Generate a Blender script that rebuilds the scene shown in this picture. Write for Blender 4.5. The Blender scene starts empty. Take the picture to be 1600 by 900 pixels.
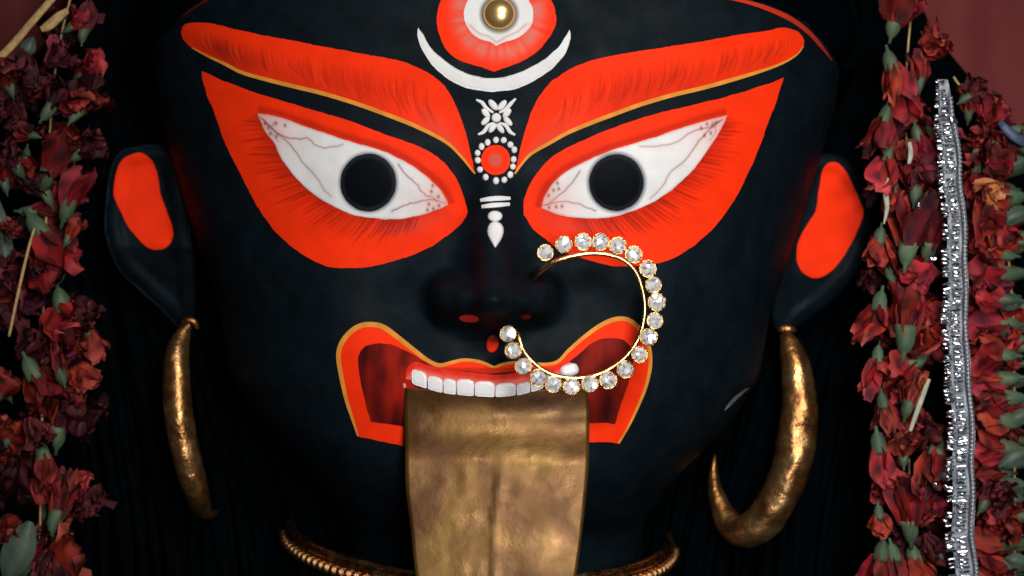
import bpy, bmesh, math, random
import numpy as np
from mathutils import Vector, Matrix, noise
from mathutils.bvhtree import BVHTree
from mathutils.geometry import delaunay_2d_cdt

random.seed(7); rng = np.random.default_rng(7)
S = bpy.context.scene
COL = S.collection
U = 0.0004          # one photo pixel at the face plane, in metres
Z0 = 1.5            # eye-level of the camera
DIST = 1.6
R = math.radians

# ------------------------------------------------------------------ camera, world, lamps, exposure
cam_d = bpy.data.cameras.new('camera'); cam = bpy.data.objects.new('camera', cam_d); COL.objects.link(cam)
cam.location = (0, -DIST, Z0); cam.rotation_euler = (R(90), 0, 0)
cam_d.sensor_width = 36; cam_d.lens = 36*DIST/(1600*U); cam_d.clip_end = 50; cam_d.clip_start = 0.05
cam_d.dof.use_dof = True; cam_d.dof.focus_distance = DIST+0.012; cam_d.dof.aperture_fstop = 4.0
S.camera = cam
w = bpy.data.worlds.new('World'); S.world = w; w.use_nodes = True
w.node_tree.nodes['Background'].inputs[0].default_value = (0.62, 0.8, 1.0, 1)
w.node_tree.nodes['Background'].inputs[1].default_value = 0.02
def area(name, loc, target, sx, sy, power, col, spread=180):
    l = bpy.data.lights.new(name, 'AREA'); l.shape = 'RECTANGLE'; l.size = sx; l.size_y = sy
    l.energy = power; l.color = col; l.spread = R(spread)
    o = bpy.data.objects.new(name, l); COL.objects.link(o); o.location = loc
    o.rotation_euler = (Vector(target)-Vector(loc)).to_track_quat('-Z', 'Y').to_euler()
    return o
area('key_lamp', (0.26, -1.1, Z0+0.62), (0.08, 0, Z0+0.03), 0.36, 0.18, 1.85, (1.0, 0.97, 0.93), 72)
area('fill_lamp', (0.34, -1.75, Z0+0.02), (0.13, 0, Z0-0.04), 0.5, 0.4, 1.42, (0.97, 0.98, 1.0), 48)
vs = S.view_settings
vs.view_transform = 'Standard'; vs.look = 'None'; vs.exposure = 0.0; vs.gamma = 1.0
vs.use_curve_mapping = False
S.render.resolution_x = 1024; S.render.resolution_y = 576

# ------------------------------------------------------------------ helpers
def P(px, py, d=0.0):
    """photo pixel at depth d (in pixel units behind the face plane) -> world point"""
    k = (DIST+d*U)/DIST
    return Vector(((px-800)*U*k, d*U, Z0+(450-py)*U*k))
def srgb(r, g, b):
    f = lambda v: (v/255/12.92) if v/255 <= 0.04045 else ((v/255+0.055)/1.055)**2.4
    return np.array([f(r), f(g), f(b)])
def tag(o, label=None, cat=None, group=None, kind=None):
    if label: o['label'] = label
    if cat: o['category'] = cat
    if group: o['group'] = group
    if kind: o['kind'] = kind
    return o
def thing(name, loc, label, cat, group=None):
    o = bpy.data.objects.new(name, None); COL.objects.link(o); o.location = loc
    o.empty_display_size = 0.02
    return tag(o, label, cat, group)
def link(name, me, parent=None, mat=None):
    o = bpy.data.objects.new(name, me); COL.objects.link(o)
    if mat is not None and len(me.materials) == 0: me.materials.append(mat)
    if parent is not None:
        o.parent = parent
        if parent.type == 'EMPTY': o.matrix_parent_inverse = Matrix.Translation(-parent.location)
    return o
def mesh(name, verts, faces, smooth=True):
    me = bpy.data.meshes.new(name)
    me.from_pydata([tuple(v) for v in verts], [], [tuple(f) for f in faces]); me.update()
    if smooth: me.polygons.foreach_set('use_smooth', np.ones(len(me.polygons), bool))
    return me
def set_col(me, cols, name='paint'):
    a = me.color_attributes.new(name, 'FLOAT_COLOR', 'POINT')
    c = np.ones((len(me.vertices), 4), np.float32); c[:, :3] = cols
    a.data.foreach_set('color', c.ravel())
def catmull(pts, n=6, closed=False):
    p = np.array(pts, float); out = []
    m = len(p); rngi = range(m) if closed else range(m-1)
    for i in rngi:
        if closed: a, b, c, d = p[i-1], p[i], p[(i+1) % m], p[(i+2) % m]
        else: a, b, c, d = p[max(i-1, 0)], p[i], p[i+1], p[min(i+2, m-1)]
        for k in range(n):
            t = k/n
            out.append(0.5*((2*b)+(c-a)*t+(2*a-5*b+4*c-d)*t*t+(3*b-a-3*c+d)*t**3))
    if not closed: out.append(p[-1])
    return np.array(out)
def resample(pl, step, closed=False):
    p = np.array(pl, float)
    if closed: p = np.vstack([p, p[:1]])
    d = np.hypot(*np.diff(p, axis=0).T); s = np.concatenate([[0], np.cumsum(d)])
    n = max(3, int(round(s[-1]/step)))
    t = np.linspace(0, s[-1], n+1)
    q = np.column_stack([np.interp(t, s, p[:, 0]), np.interp(t, s, p[:, 1])])
    return q[:-1] if closed else q
def outline(*segs):
    """closed outline from smooth open runs meeting at corners"""
    return np.vstack([catmull(s, 6)[:-1] for s in segs])
def inside(pts, poly):
    x, y = pts[:, 0], pts[:, 1]; r = np.zeros(len(pts), bool); n = len(poly); j = n-1
    for i in range(n):
        xi, yi = poly[i]; xj, yj = poly[j]
        if yi != yj:
            c = ((yi > y) != (yj > y)) & (x < (xj-xi)*(y-yi)/(yj-yi)+xi); r ^= c
        j = i
    return r
def dist_line(pts, pl, with_t=False):
    pl = np.asarray(pl, float); best = np.full(len(pts), 1e9); bt = np.zeros(len(pts))
    L = len(pl)-1
    for i in range(L):
        a, b = pl[i], pl[i+1]; ab = b-a; q = ab@ab+1e-9
        t = np.clip(((pts-a)@ab)/q, 0, 1)
        d = np.hypot(*(pts-a-t[:, None]*ab).T)
        m = d < best; best[m] = d[m]; bt[m] = (i+t[m])/L
    return (best, bt) if with_t else best
def sstep(a, b, x):
    t = np.clip((x-a)/(b-a), 0, 1); return t*t*(3-2*t)
def nz(x, y, s, seed=0.0):
    return np.array([noise.noise((a*s, b*s, seed)) for a, b in zip(x, y)])

# ------------------------------------------------------------------ materials
def mat(name, base=(0.5, 0.5, 0.5), rough=0.5, metal=0.0, attr=None, spec=0.5, noise_amt=0.0, noise_scale=200,
        bump=0.0, bump_scale=800, rand=0.0, rough_var=0.0):
    m = bpy.data.materials.new(name); m.use_nodes = True
    nt = m.node_tree; b = nt.nodes['Principled BSDF']
    b.inputs['Roughness'].default_value = rough; b.inputs['Metallic'].default_value = metal
    b.inputs['Specular IOR Level'].default_value = spec
    b.inputs['Base Color'].default_value = (*base, 1)
    tc = nt.nodes.new('ShaderNodeTexCoord'); src = None
    if attr:
        a = nt.nodes.new('ShaderNodeAttribute'); a.attribute_name = attr; src = a.outputs['Color']
    if noise_amt:
        n = nt.nodes.new('ShaderNodeTexNoise'); n.inputs['Scale'].default_value = noise_scale; n.inputs['Detail'].default_value = 6
        nt.links.new(tc.outputs['Object'], n.inputs['Vector'])
        mr = nt.nodes.new('ShaderNodeMapRange'); mr.inputs['From Min'].default_value = 0.3; mr.inputs['From Max'].default_value = 0.7
        mr.inputs['To Min'].default_value = 1-noise_amt; mr.inputs['To Max'].default_value = 1+noise_amt*0.6
        nt.links.new(n.outputs['Fac'], mr.inputs['Value'])
        mx = nt.nodes.new('ShaderNodeMix'); mx.data_type = 'RGBA'; mx.blend_type = 'MULTIPLY'; mx.inputs[0].default_value = 1
        if src is not None: nt.links.new(src, mx.inputs[6])
        else: mx.inputs[6].default_value = (*base, 1)
        nt.links.new(mr.outputs[0], mx.inputs[7]); src = mx.outputs[2]
    if rand:
        oi = nt.nodes.new('ShaderNodeObjectInfo')
        hs = nt.nodes.new('ShaderNodeHueSaturation')
        m1 = nt.nodes.new('ShaderNodeMapRange'); m1.inputs['To Min'].default_value = 1-rand; m1.inputs['To Max'].default_value = 1+rand*0.5
        nt.links.new(oi.outputs['Random'], m1.inputs['Value']); nt.links.new(m1.outputs[0], hs.inputs['Value'])
        ml = nt.nodes.new('ShaderNodeMath'); ml.operation = 'MULTIPLY'; ml.inputs[1].default_value = 7.31
        fr = nt.nodes.new('ShaderNodeMath'); fr.operation = 'FRACT'
        nt.links.new(oi.outputs['Random'], ml.inputs[0]); nt.links.new(ml.outputs[0], fr.inputs[0])
        m2 = nt.nodes.new('ShaderNodeMapRange'); m2.inputs['To Min'].default_value = 0.49; m2.inputs['To Max'].default_value = 0.512
        nt.links.new(fr.outputs[0], m2.inputs['Value']); nt.links.new(m2.outputs[0], hs.inputs['Hue'])
        if src is not None: nt.links.new(src, hs.inputs['Color'])
        else: hs.inputs['Color'].default_value = (*base, 1)
        src = hs.outputs['Color']
    if src is not None: nt.links.new(src, b.inputs['Base Color'])
    if rough_var:
        n = nt.nodes.new('ShaderNodeTexNoise'); n.inputs['Scale'].default_value = noise_scale*0.6; n.inputs['Detail'].default_value = 5
        nt.links.new(tc.outputs['Object'], n.inputs['Vector'])
        mr = nt.nodes.new('ShaderNodeMapRange'); mr.inputs['From Min'].default_value = 0.3; mr.inputs['From Max'].default_value = 0.7
        mr.inputs['To Min'].default_value = max(0.02, rough-rough_var); mr.inputs['To Max'].default_value = rough+rough_var
        nt.links.new(n.outputs['Fac'], mr.inputs['Value']); nt.links.new(mr.outputs[0], b.inputs['Roughness'])
    if bump:
        n = nt.nodes.new('ShaderNodeTexNoise'); n.inputs['Scale'].default_value = bump_scale; n.inputs['Detail'].default_value = 4
        nt.links.new(tc.outputs['Object'], n.inputs['Vector'])
        bp = nt.nodes.new('ShaderNodeBump'); bp.inputs['Strength'].default_value = bump; bp.inputs['Distance'].default_value = 0.001
        nt.links.new(n.outputs['Fac'], bp.inputs['Height']); nt.links.new(bp.outputs['Normal'], b.inputs['Normal'])
    return m
M = {}
M['skin'] = mat('black_face_paint', (0.0025, 0.0064, 0.0096), 0.6, spec=0.08, noise_amt=0.4, noise_scale=75, bump=0.32, bump_scale=800, rough_var=0.15)
M['paint'] = mat('hand_painted_colour', attr='paint', rough=0.6, spec=0.06, noise_amt=0.07, noise_scale=70, bump=0.15, bump_scale=900)
M['tooth'] = mat('tooth_enamel_paint', attr='paint', rough=0.3, spec=0.4, bump=0.05, bump_scale=600)
M['hair'] = mat('black_hair', (0.0005, 0.0016, 0.0024), 0.75, spec=0.01, noise_amt=0.3, noise_scale=300, bump=0.15, bump_scale=1500)
M['gold'] = mat('yellow_gold', (0.83, 0.56, 0.22), 0.22, 1.0, noise_amt=0.15, noise_scale=300, bump=0.1, bump_scale=900)
M['silver'] = mat('silver_foil', (0.8, 0.82, 0.86), 0.17, 0.97, rand=0.4, bump=0.1, bump_scale=900)
M['petal'] = mat('red_petal', attr='paint', rough=0.5, spec=0.25, noise_amt=0.4, noise_scale=200, bump=0.4, bump_scale=500, rand=0.72)
M['calyx'] = mat('green_calyx', attr='paint', rough=0.5, spec=0.3, noise_amt=0.3, noise_scale=300, bump=0.2, rand=0.3)
M['straw'] = mat('dry_straw', (0.52, 0.33, 0.13), 0.55, spec=0.3, noise_amt=0.35, noise_scale=250, bump=0.3)
M['curtain'] = mat('maroon_cloth', (0.2, 0.04, 0.039), 0.85, spec=0.1, noise_amt=0.12, noise_scale=25, bump=0.2, bump_scale=1500)

def wrinkled_metal(name, cols, rough, bumps, scale, metal=1.0, detail=7):
    """beaten sheet metal: tarnish colour patches, creases and dents"""
    m = bpy.data.materials.new(name); m.use_nodes = True; nt = m.node_tree; b = nt.nodes['Principled BSDF']
    b.inputs['Metallic'].default_value = metal
    tc = nt.nodes.new('ShaderNodeTexCoord')
    n1 = nt.nodes.new('ShaderNodeTexNoise'); n1.inputs['Scale'].default_value = scale; n1.inputs['Detail'].default_value = detail; n1.inputs['Distortion'].default_value = 0.8
    nt.links.new(tc.outputs['Object'], n1.inputs['Vector'])
    r = nt.nodes.new('ShaderNodeValToRGB'); e = r.color_ramp.elements
    e[0].position = 0.3; e[0].color = (*cols[0], 1); e[1].position = 0.72; e[1].color = (*cols[-1], 1)
    if len(cols) == 3:
        k = e.new(0.5); k.color = (*cols[1], 1)
    nt.links.new(n1.outputs['Fac'], r.inputs['Fac']); nt.links.new(r.outputs['Color'], b.inputs['Base Color'])
    mr = nt.nodes.new('ShaderNodeMapRange'); mr.inputs['From Min'].default_value = 0.3; mr.inputs['From Max'].default_value = 0.7
    mr.inputs['To Min'].default_value = rough+0.12; mr.inputs['To Max'].default_value = max(0.05, rough-0.1)
    n2 = nt.nodes.new('ShaderNodeTexNoise'); n2.inputs['Scale'].default_value = scale*2.7; n2.inputs['Detail'].default_value = 5
    nt.links.new(tc.outputs['Object'], n2.inputs['Vector']); nt.links.new(n2.outputs['Fac'], mr.inputs['Value'])
    nt.links.new(mr.outputs[0], b.inputs['Roughness'])
    prev = None
    for (sc, st, dist, kind) in bumps:
        if kind == 'crease':
            v = nt.nodes.new('ShaderNodeTexVoronoi'); v.feature = 'SMOOTH_F1'; v.inputs['Scale'].default_value = sc
            nt.links.new(tc.outputs['Object'], v.inputs['Vector']); out = v.outputs['Distance']
        else:
            v = nt.nodes.new('ShaderNodeTexNoise'); v.inputs['Scale'].default_value = sc; v.inputs['Detail'].default_value = 4
            nt.links.new(tc.outputs['Object'], v.inputs['Vector']); out = v.outputs['Fac']
        bp = nt.nodes.new('ShaderNodeBump'); bp.inputs['Strength'].default_value = st; bp.inputs['Distance'].default_value = dist
        nt.links.new(out, bp.inputs['Height'])
        if prev: nt.links.new(prev.outputs['Normal'], bp.inputs['Normal'])
        prev = bp
    nt.links.new(prev.outputs['Normal'], b.inputs['Normal'])
    return m
M['tongue'] = wrinkled_metal('tarnished_brass_sheet', [(0.07, 0.021, 0.006), (0.115, 0.05, 0.009), (0.2, 0.106, 0.019)], 0.4,
                             [(42, 0.22, 0.003, 'crease'), (24, 0.22, 0.005, 'noise'), (110, 0.14, 0.0015, 'noise'), (900, 0.15, 0.0004, 'noise')], 17, 0.6, 7)
M['earring'] = wrinkled_metal('wrinkled_gold_foil', [(0.2, 0.075, 0.025), (0.36, 0.17, 0.055), (0.62, 0.38, 0.155)], 0.34,
                              [(55, 0.5, 0.004, 'crease'), (120, 0.4, 0.003, 'noise'), (500, 0.35, 0.0008, 'noise')], 45, 0.92)
M['choker'] = wrinkled_metal('worn_copper_gold', [(0.3, 0.12, 0.05), (0.6, 0.3, 0.12), (0.8, 0.5, 0.24)], 0.26,
                             [(260, 0.3, 0.001, 'noise')], 90)
def gem_mat():
    m = bpy.data.materials.new('cut_glass_stone'); m.use_nodes = True; nt = m.node_tree; b = nt.nodes['Principled BSDF']
    at = nt.nodes.new('ShaderNodeAttribute'); at.attribute_name = 'paint'; nt.links.new(at.outputs['Color'], b.inputs['Base Color']); b.inputs['Metallic'].default_value = 0.4
    b.inputs['Roughness'].default_value = 0.14; b.inputs['Coat Weight'].default_value = 0.8; b.inputs['Coat Roughness'].default_value = 0.03
    return m
M['gem'] = gem_mat()

# ------------------------------------------------------------------ curtain (background)
def build_curtain():
    nx, nzr = 220, 24; V = []; F = []
    for j in range(nzr):
        for i in range(nx):
            x = -0.75+1.5*i/(nx-1); z = Z0-0.75+1.5*j/(nzr-1)
            y = 0.37+0.007*math.sin(x*52+0.6*math.sin(x*17))+0.003*math.sin(x*113+1+z*1.5)+0.006*noise.noise((x*9, z*2, 0))
            V.append((x, y, z))
    for j in range(nzr-1):
        for i in range(nx-1):
            a = j*nx+i; F.append((a, a+1, a+nx+1, a+nx))
    o = link('curtain', mesh('curtain', V, F), None, M['curtain'])
    tag(o, 'dull maroon cloth curtain with soft vertical folds behind the garlands', 'curtain')
build_curtain()

# ------------------------------------------------------------------ idol: head and neck as one surface
CX = 772.0
tab = np.array([
 (-432, 6, 6, 6), (-410, 130, 110, 120), (-345, 280, 240, 260), (-250, 390, 322, 370), (-150, 465, 372, 430), (-50, 512, 394, 455),
 (50, 532, 404, 455), (140, 524, 407, 445), (210, 506, 407, 435), (300, 480, 405, 420), (400, 452, 405, 390), (500, 420, 407, 350), (600, 408, 405, 310),
 (700, 346, 396, 280), (765, 294, 378, 262), (812, 264, 335, 250), (848, 250, 262, 245), (900, 246, 226, 245), (985, 262, 222, 250),
 (1045, 390, 236, 270), (1110, 600, 262, 290), (1200, 720, 285, 310), (1300, 740, 290, 310)], float)
AX = 350.0           # depth of the head's axis
def smooth_tab(py):
    t = np.linspace(-432, 1300, 1733)
    out = []
    for k in (1, 2, 3):
        v = np.interp(t, tab[:, 0], tab[:, k])
        ker = np.hanning(61); ker /= ker.sum()
        pad = np.pad(v, 30, mode='edge'); vs_ = np.convolve(pad, ker, 'valid')
        wgt = np.clip((t+432)/50, 0, 1); vs_ = v*(1-wgt)+vs_*wgt
        out.append(np.interp(py, t, vs_))
    return out
def relief(x, y):
    """forward relief in px for front surface points (nose, lids, lips, cheeks)"""
    dx = x-CX
    prof = np.interp(y, [215, 300, 380, 440, 468, 486, 500, 516, 534], [0, 22, 58, 104, 122, 112, 76, 24, 0])
    wd = np.interp(y, [215, 300, 380, 440, 480, 540], [34, 32, 34, 40, 45, 45])
    n = prof*np.exp(-(np.abs(dx)/wd)**2.4)
    for s in (-1, 1):
        n = n+66*np.exp(-(((dx-s*68)/32)**2+((y-466)/34)**2)**1.7)
    n = n+16*np.exp(-((dx/36)**2+((y-464)/30)**2)**1.5)
    n = n-10*np.exp(-(((dx)/16)**2+((y-535)/22)**2))                       # philtrum
    for s in (-1, 1):
        n = n+20*np.exp(-(((dx-s*196)/150)**2+((y-268-0.0*dx)/72)**2))      # eyeball bulge
        n = n+14*np.exp(-(((dx-s*190)/220)**2+((y-95+np.abs(dx)*0.0)/55)**2))  # brow ridge
        n = n+16*np.exp(-(((dx-s*255)/95)**2+((y-470)/95)**2))             # cheek
        n = n-12*np.exp(-(((dx-s*150)/70)**2+((y-480)/50)**2))             # naso-labial hollow
    n = n+14*np.exp(-((dx/215)**4+((y-590)/62)**2))                        # lips
    n = n+18*np.exp(-((dx/120)**2+((y-745)/40)**2))                        # chin
    return n
NF, NB, NR = 400, 70, 380
rows = np.concatenate([np.linspace(-432, -60, 60, endpoint=False), np.linspace(-60, 910, 270, endpoint=False), np.linspace(910, 1300, 50)])
NR = len(rows)
A, B, C_ = smooth_tab(rows)
A = A*(1+0.095*sstep(860, 640, rows)); B = B*AX/405.0
th = np.concatenate([np.linspace(math.pi, 0, NF, endpoint=False), np.linspace(0, -math.pi, NB, endpoint=False)])
NT = len(th); ex = 2/2.6
c, s = np.cos(th), np.sin(th)
cx_ = np.sign(c)*np.abs(c)**ex; sx_ = np.sign(s)*np.abs(s)**ex
X = CX+A[:, None]*cx_[None, :]
D = AX-np.where(s[None, :] >= 0, B[:, None], C_[:, None])*sx_[None, :]
Yp = np.repeat(rows[:, None], NT, 1)
front = np.clip(s, 0, 1)[None, :]**0.5
D = D-relief(X, Yp)*front*(s[None, :] > 0)
HV = np.column_stack([((X-800)*U).ravel(), (D*U).ravel(), (Z0+(450-Yp)*U).ravel()])
HF = []
for j in range(NR-1):
    for i in range(NT):
        a = j*NT+i; b = j*NT+(i+1) % NT
        HF.append((a, b, b+NT, a+NT))
HF.append(tuple(range(NT-1, -1, -1)))
base_z = Z0+(450-1300)*U
HF.append(tuple((NR-1)*NT+i for i in range(NT)))
idol = thing('idol_statue', (0, AX*U, base_z), 'black painted idol face with huge orange rimmed eyes and open mouth', 'statue')
head_me = mesh('head', HV, HF)
bm = bmesh.new(); bm.from_mesh(head_me); bmesh.ops.recalc_face_normals(bm, faces=bm.faces); bm.to_mesh(head_me); bm.free()
head = link('head', head_me, idol, M['skin'])

class Surface:
    """something paint can lie on: camera rays find the point, the mesh gives the normal"""
    def __init__(self, me):
        self.co = np.zeros(len(me.vertices)*3); me.vertices.foreach_get('co', self.co); self.co = self.co.reshape(-1, 3)
        self.no = np.zeros(len(me.vertices)*3); me.vertices.foreach_get('normal', self.no); self.no = self.no.reshape(-1, 3)
        self.polys = [tuple(p.vertices) for p in me.polygons]
        self.bvh = BVHTree.FromPolygons([tuple(v) for v in self.co], self.polys)
    def hit(self, px, py):
        o = Vector((0, -DIST, Z0)); d = (P(px, py)-o).normalized()
        loc, n, idx, _ = self.bvh.ray_cast(o, d)
        if loc is None: return None
        ids = self.polys[idx]
        wts = np.array([1/(1e-9+np.sum((self.co[i]-np.array(loc))**2)**0.5) for i in ids]) if len(ids) <= 4 else np.ones(len(ids))
        nn = (self.no[list(ids)]*wts[:, None]).sum(0); nn = nn/np.linalg.norm(nn)
        if nn@np.array(d) > 0: nn = -nn
        return np.array(loc), nn
head_s = Surface(head_me)

def drape(name, pts, faces, surf, layer, cols, parent, material, bulge=None, edge=None):
    """put 2-D points on a surface at a paint-layer height; rim edges go down to the surface"""
    V, N = [], []
    last = None
    for k, (x, y) in enumerate(pts):
        h = surf.hit(x, y)
        if h is None: h = last if last is not None else (np.array(P(x, y, 0)), np.array([0, -1, 0]))
        last = h
        off = 0.00022*layer+(bulge[k]*U if bulge is not None else 0)
        V.append(h[0]+h[1]*off); N.append(h[1])
    n0 = len(V); fs = list(faces)
    if edge is not None:
        m = len(edge)
        for e in edge: V.append(V[e]-N[e]*0.00032*max(layer, 1)); N.append(N[e])
        for i in range(m):
            j = (i+1) % m; fs.append((edge[i], edge[j], n0+j, n0+i))
        cols = np.vstack([cols, cols[edge]])
    me = mesh(name, V, fs); set_col(me, cols)
    if bulge is None: me.normals_split_custom_set_from_vertices([tuple(n) for n in N])
    return link(name, me, parent, material)
def patch(name, poly, colfn, parent, layer=1, step=3.0, surf=None, bulge=0.0, bulge_w=8.0, material=None):
    surf = surf or head_s
    ol = resample(poly, step, True)
    wb = min(0.9, 0.012*np.ptp(ol[:, 0])+0.1)
    ol = ol+wb*np.array([(noise.noise((a*0.07, b*0.07, 2.5))+0.5*noise.noise((a*0.2, b*0.2, 6.5)), noise.noise((a*0.07, b*0.07, 9.5))+0.5*noise.noise((a*0.2, b*0.2, 4.5))) for a, b in ol])
    lo, hi = ol.min(0), ol.max(0)
    gx, gy = np.meshgrid(np.arange(lo[0], hi[0], step), np.arange(lo[1], hi[1], step*0.87))
    gx[1::2] += step/2
    g = np.column_stack([gx.ravel(), gy.ravel()]); g = g[inside(g, ol)]
    cl = np.vstack([ol, ol[:1]])
    if len(g): g = g[dist_line(g, cl) > step*0.55]
    allp = np.vstack([ol, g]); n = len(ol)
    vo, _, fo, ov, _, _ = delaunay_2d_cdt([Vector(p) for p in allp], [(i, (i+1) % n) for i in range(n)], [], 1, 1e-5)
    pts = np.array([tuple(v) for v in vo])
    orig = {}
    for k, o_ in enumerate(ov):
        for q in o_: orig[q] = k
    edge = [orig[i] for i in range(n)]
    faces = []
    for f in fo:
        a, b, c3 = [pts[i] for i in f[:3]]
        ar = (b[0]-a[0])*(c3[1]-a[1])-(b[1]-a[1])*(c3[0]-a[0])
        faces.append(tuple(f) if ar < 0 else tuple(reversed(f)))
    ed = edge
    cols = colfn(pts)
    if cols.ndim == 1: cols = np.repeat(cols[None, :], len(pts), 0)
    bl = None
    if bulge:
        d = dist_line(pts, cl); t = np.clip(d/bulge_w, 0, 1); bl = bulge*np.sqrt(np.maximum(0, 1-(1-t)**2))
    return drape(name, pts, faces, surf, layer, cols, parent, material or M['paint'], bl, ed)
def strip(name, pl, width, colfn, parent, layer=2, surf=None, step=4.0, side=0.0, bulge=0.0):
    """a brush line: width in px (scalar or list spread along the line)"""
    q = resample(catmull(pl, 6), step); n = len(q)
    tg = np.gradient(q, axis=0); tg /= np.linalg.norm(tg, axis=1)[:, None]+1e-9
    nr = np.column_stack([-tg[:, 1], tg[:, 0]])
    wv = np.interp(np.linspace(0, 1, n), np.linspace(0, 1, len(np.atleast_1d(width))), np.atleast_1d(width)) if np.ndim(width) else np.full(n, width)
    m = 5; pts = []
    for i in range(n):
        for k in range(m):
            pts.append(q[i]+nr[i]*wv[i]*((k/(m-1)-0.5)+side))
    pts = np.array(pts); faces = []
    for i in range(n-1):
        for k in range(m-1):
            a = i*m+k; faces.append((a, a+1, a+m+1, a+m))
    tt = np.repeat(np.linspace(0, 1, n), m)
    cols = colfn(pts, tt) if callable(colfn) else np.repeat(np.array(colfn)[None], len(pts), 0)
    bl = None
    if bulge: bl = bulge*np.tile(np.sin(np.linspace(0, math.pi, m)), n)
    return drape(name, pts, faces, surf or head_s, layer, cols, parent, M['paint'], bl, None)
def lerp(a, b, t): return a*(1-t[:, None])+b*t[:, None]
def ell(cx, cy, rx, ry, n=36, rot=0.0):
    t = np.linspace(0, 2*math.pi, n, endpoint=False); x = rx*np.cos(t); y = ry*np.sin(t); k = math.radians(rot)
    return np.column_stack([cx+x*math.cos(k)-y*math.sin(k), cy+x*math.sin(k)+y*math.cos(k)])

RED = srgb(246, 50, 12); DRED = srgb(150, 26, 12); MAROON = srgb(70, 10, 12); WHITE = srgb(221, 219, 217)
OCHRE = srgb(214, 138, 52); PINK = srgb(226, 150, 140); BLACK = srgb(10, 17, 24); MAUVE = srgb(186, 74, 66)

# ------------------------------------------------------------------ eyes
sur_L = outline([(315,111),(325,115),(350,127),(400,145),(450,160),(500,175),(550,190),(600,210),(645,225),(675,240),(695,255),(710,275),(722,300),(731,332)],
                [(731,332),(720,350),(700,367),(670,387),(625,405),(575,417),(540,419),(512,416),(480,402),(450,380),(425,355),(400,318),(375,270),(353,226),(335,175),(322,145),(315,111)])
scl_L = outline([(402,177),(437,183),(475,197),(525,214),(560,225),(600,237),(637,255),(662,272),(682,290),(695,307),(700,320)],
                [(700,320),(687,326),(662,335),(625,342),(587,341),(550,335),(512,317),(487,300),(462,277),(442,250),(429,224),(415,205),(402,177)])
up_L = catmull([(402,177),(437,183),(475,197),(525,214),(560,225),(600,237),(637,255),(662,272),(682,290),(695,307),(700,320)], 5)
lo_L = catmull([(402,177),(415,205),(429,224),(442,250),(462,277),(487,300),(512,317),(550,335),(587,341),(625,342),(662,335),(687,326),(700,320)], 5)
sur_R = outline([(818,335),(820,310),(830,285),(850,257),(875,237),(912,219),(950,203),(1000,185),(1050,172),(1100,160),(1150,147),(1200,131),(1224,121)],
                [(1224,121),(1212,160),(1200,192),(1187,227),(1175,257),(1150,307),(1120,350),(1087,381),(1050,404),(1012,414),(975,416),(945,413),(900,400),(875,390),(850,372),(832,357),(818,335)])
scl_R = outline([(846,325),(852,305),(865,286),(882,270),(912,254),(950,237),(985,226),(1025,214),(1075,197),(1112,186),(1136,180)],
                [(1136,180),(1127,200),(1115,220),(1087,260),(1062,285),(1037,305),(1012,320),(975,334),(937,341),(900,340),(870,334),(846,325)])
up_R = catmull([(846,325),(852,305),(865,286),(882,270),(912,254),(950,237),(985,226),(1025,214),(1075,197),(1112,186),(1136,180)], 5)
lo_R = catmull([(1136,180),(1127,200),(1115,220),(1087,260),(1062,285),(1037,305),(1012,320),(975,334),(937,341),(900,340),(870,334),(846,325)], 5)

def lash_strokes(lo, side, seed):
    """curved brush strokes fanning from the lower lid toward the outer side"""
    r = random.Random(seed); q = resample(lo, 6.5); st = []
    if side > 0: pass
    n = len(q); tg = np.gradient(q, axis=0); tg /= np.linalg.norm(tg, axis=1)[:, None]
    cen = q.mean(0)
    for i in range(2, n-8):
        f = i/n
        if side > 0: f = f
        nr = np.array([-tg[i, 1], tg[i, 0]])
        if inside((q[i]+nr*3)[None], scl_L if side < 0 else scl_R)[0]: nr = -nr
        outer = np.array([-1.0 if side < 0 else 1.0, 0.0])
        tdir = tg[i] if tg[i]@outer > 0 else -tg[i]
        L = (30+26*math.sin(math.pi*min(1, f*1.15)))*r.uniform(0.65, 1.15)
        d0 = nr*0.75+tdir*0.5+np.array([0, 0.12]); d0 /= np.linalg.norm(d0)
        d1 = nr*0.55+tdir*0.85+np.array([0, 0.55]); d1 /= np.linalg.norm(d1)
        p0 = q[i]+nr*r.uniform(-1, 5); p1 = p0+d0*L*0.5; p2 = p1+d1*L*0.55
        st.append((catmull([p0, p1, p2], 4), r.uniform(1.6, 3.2), r.uniform(0.3, 0.75)))
    return st
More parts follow.
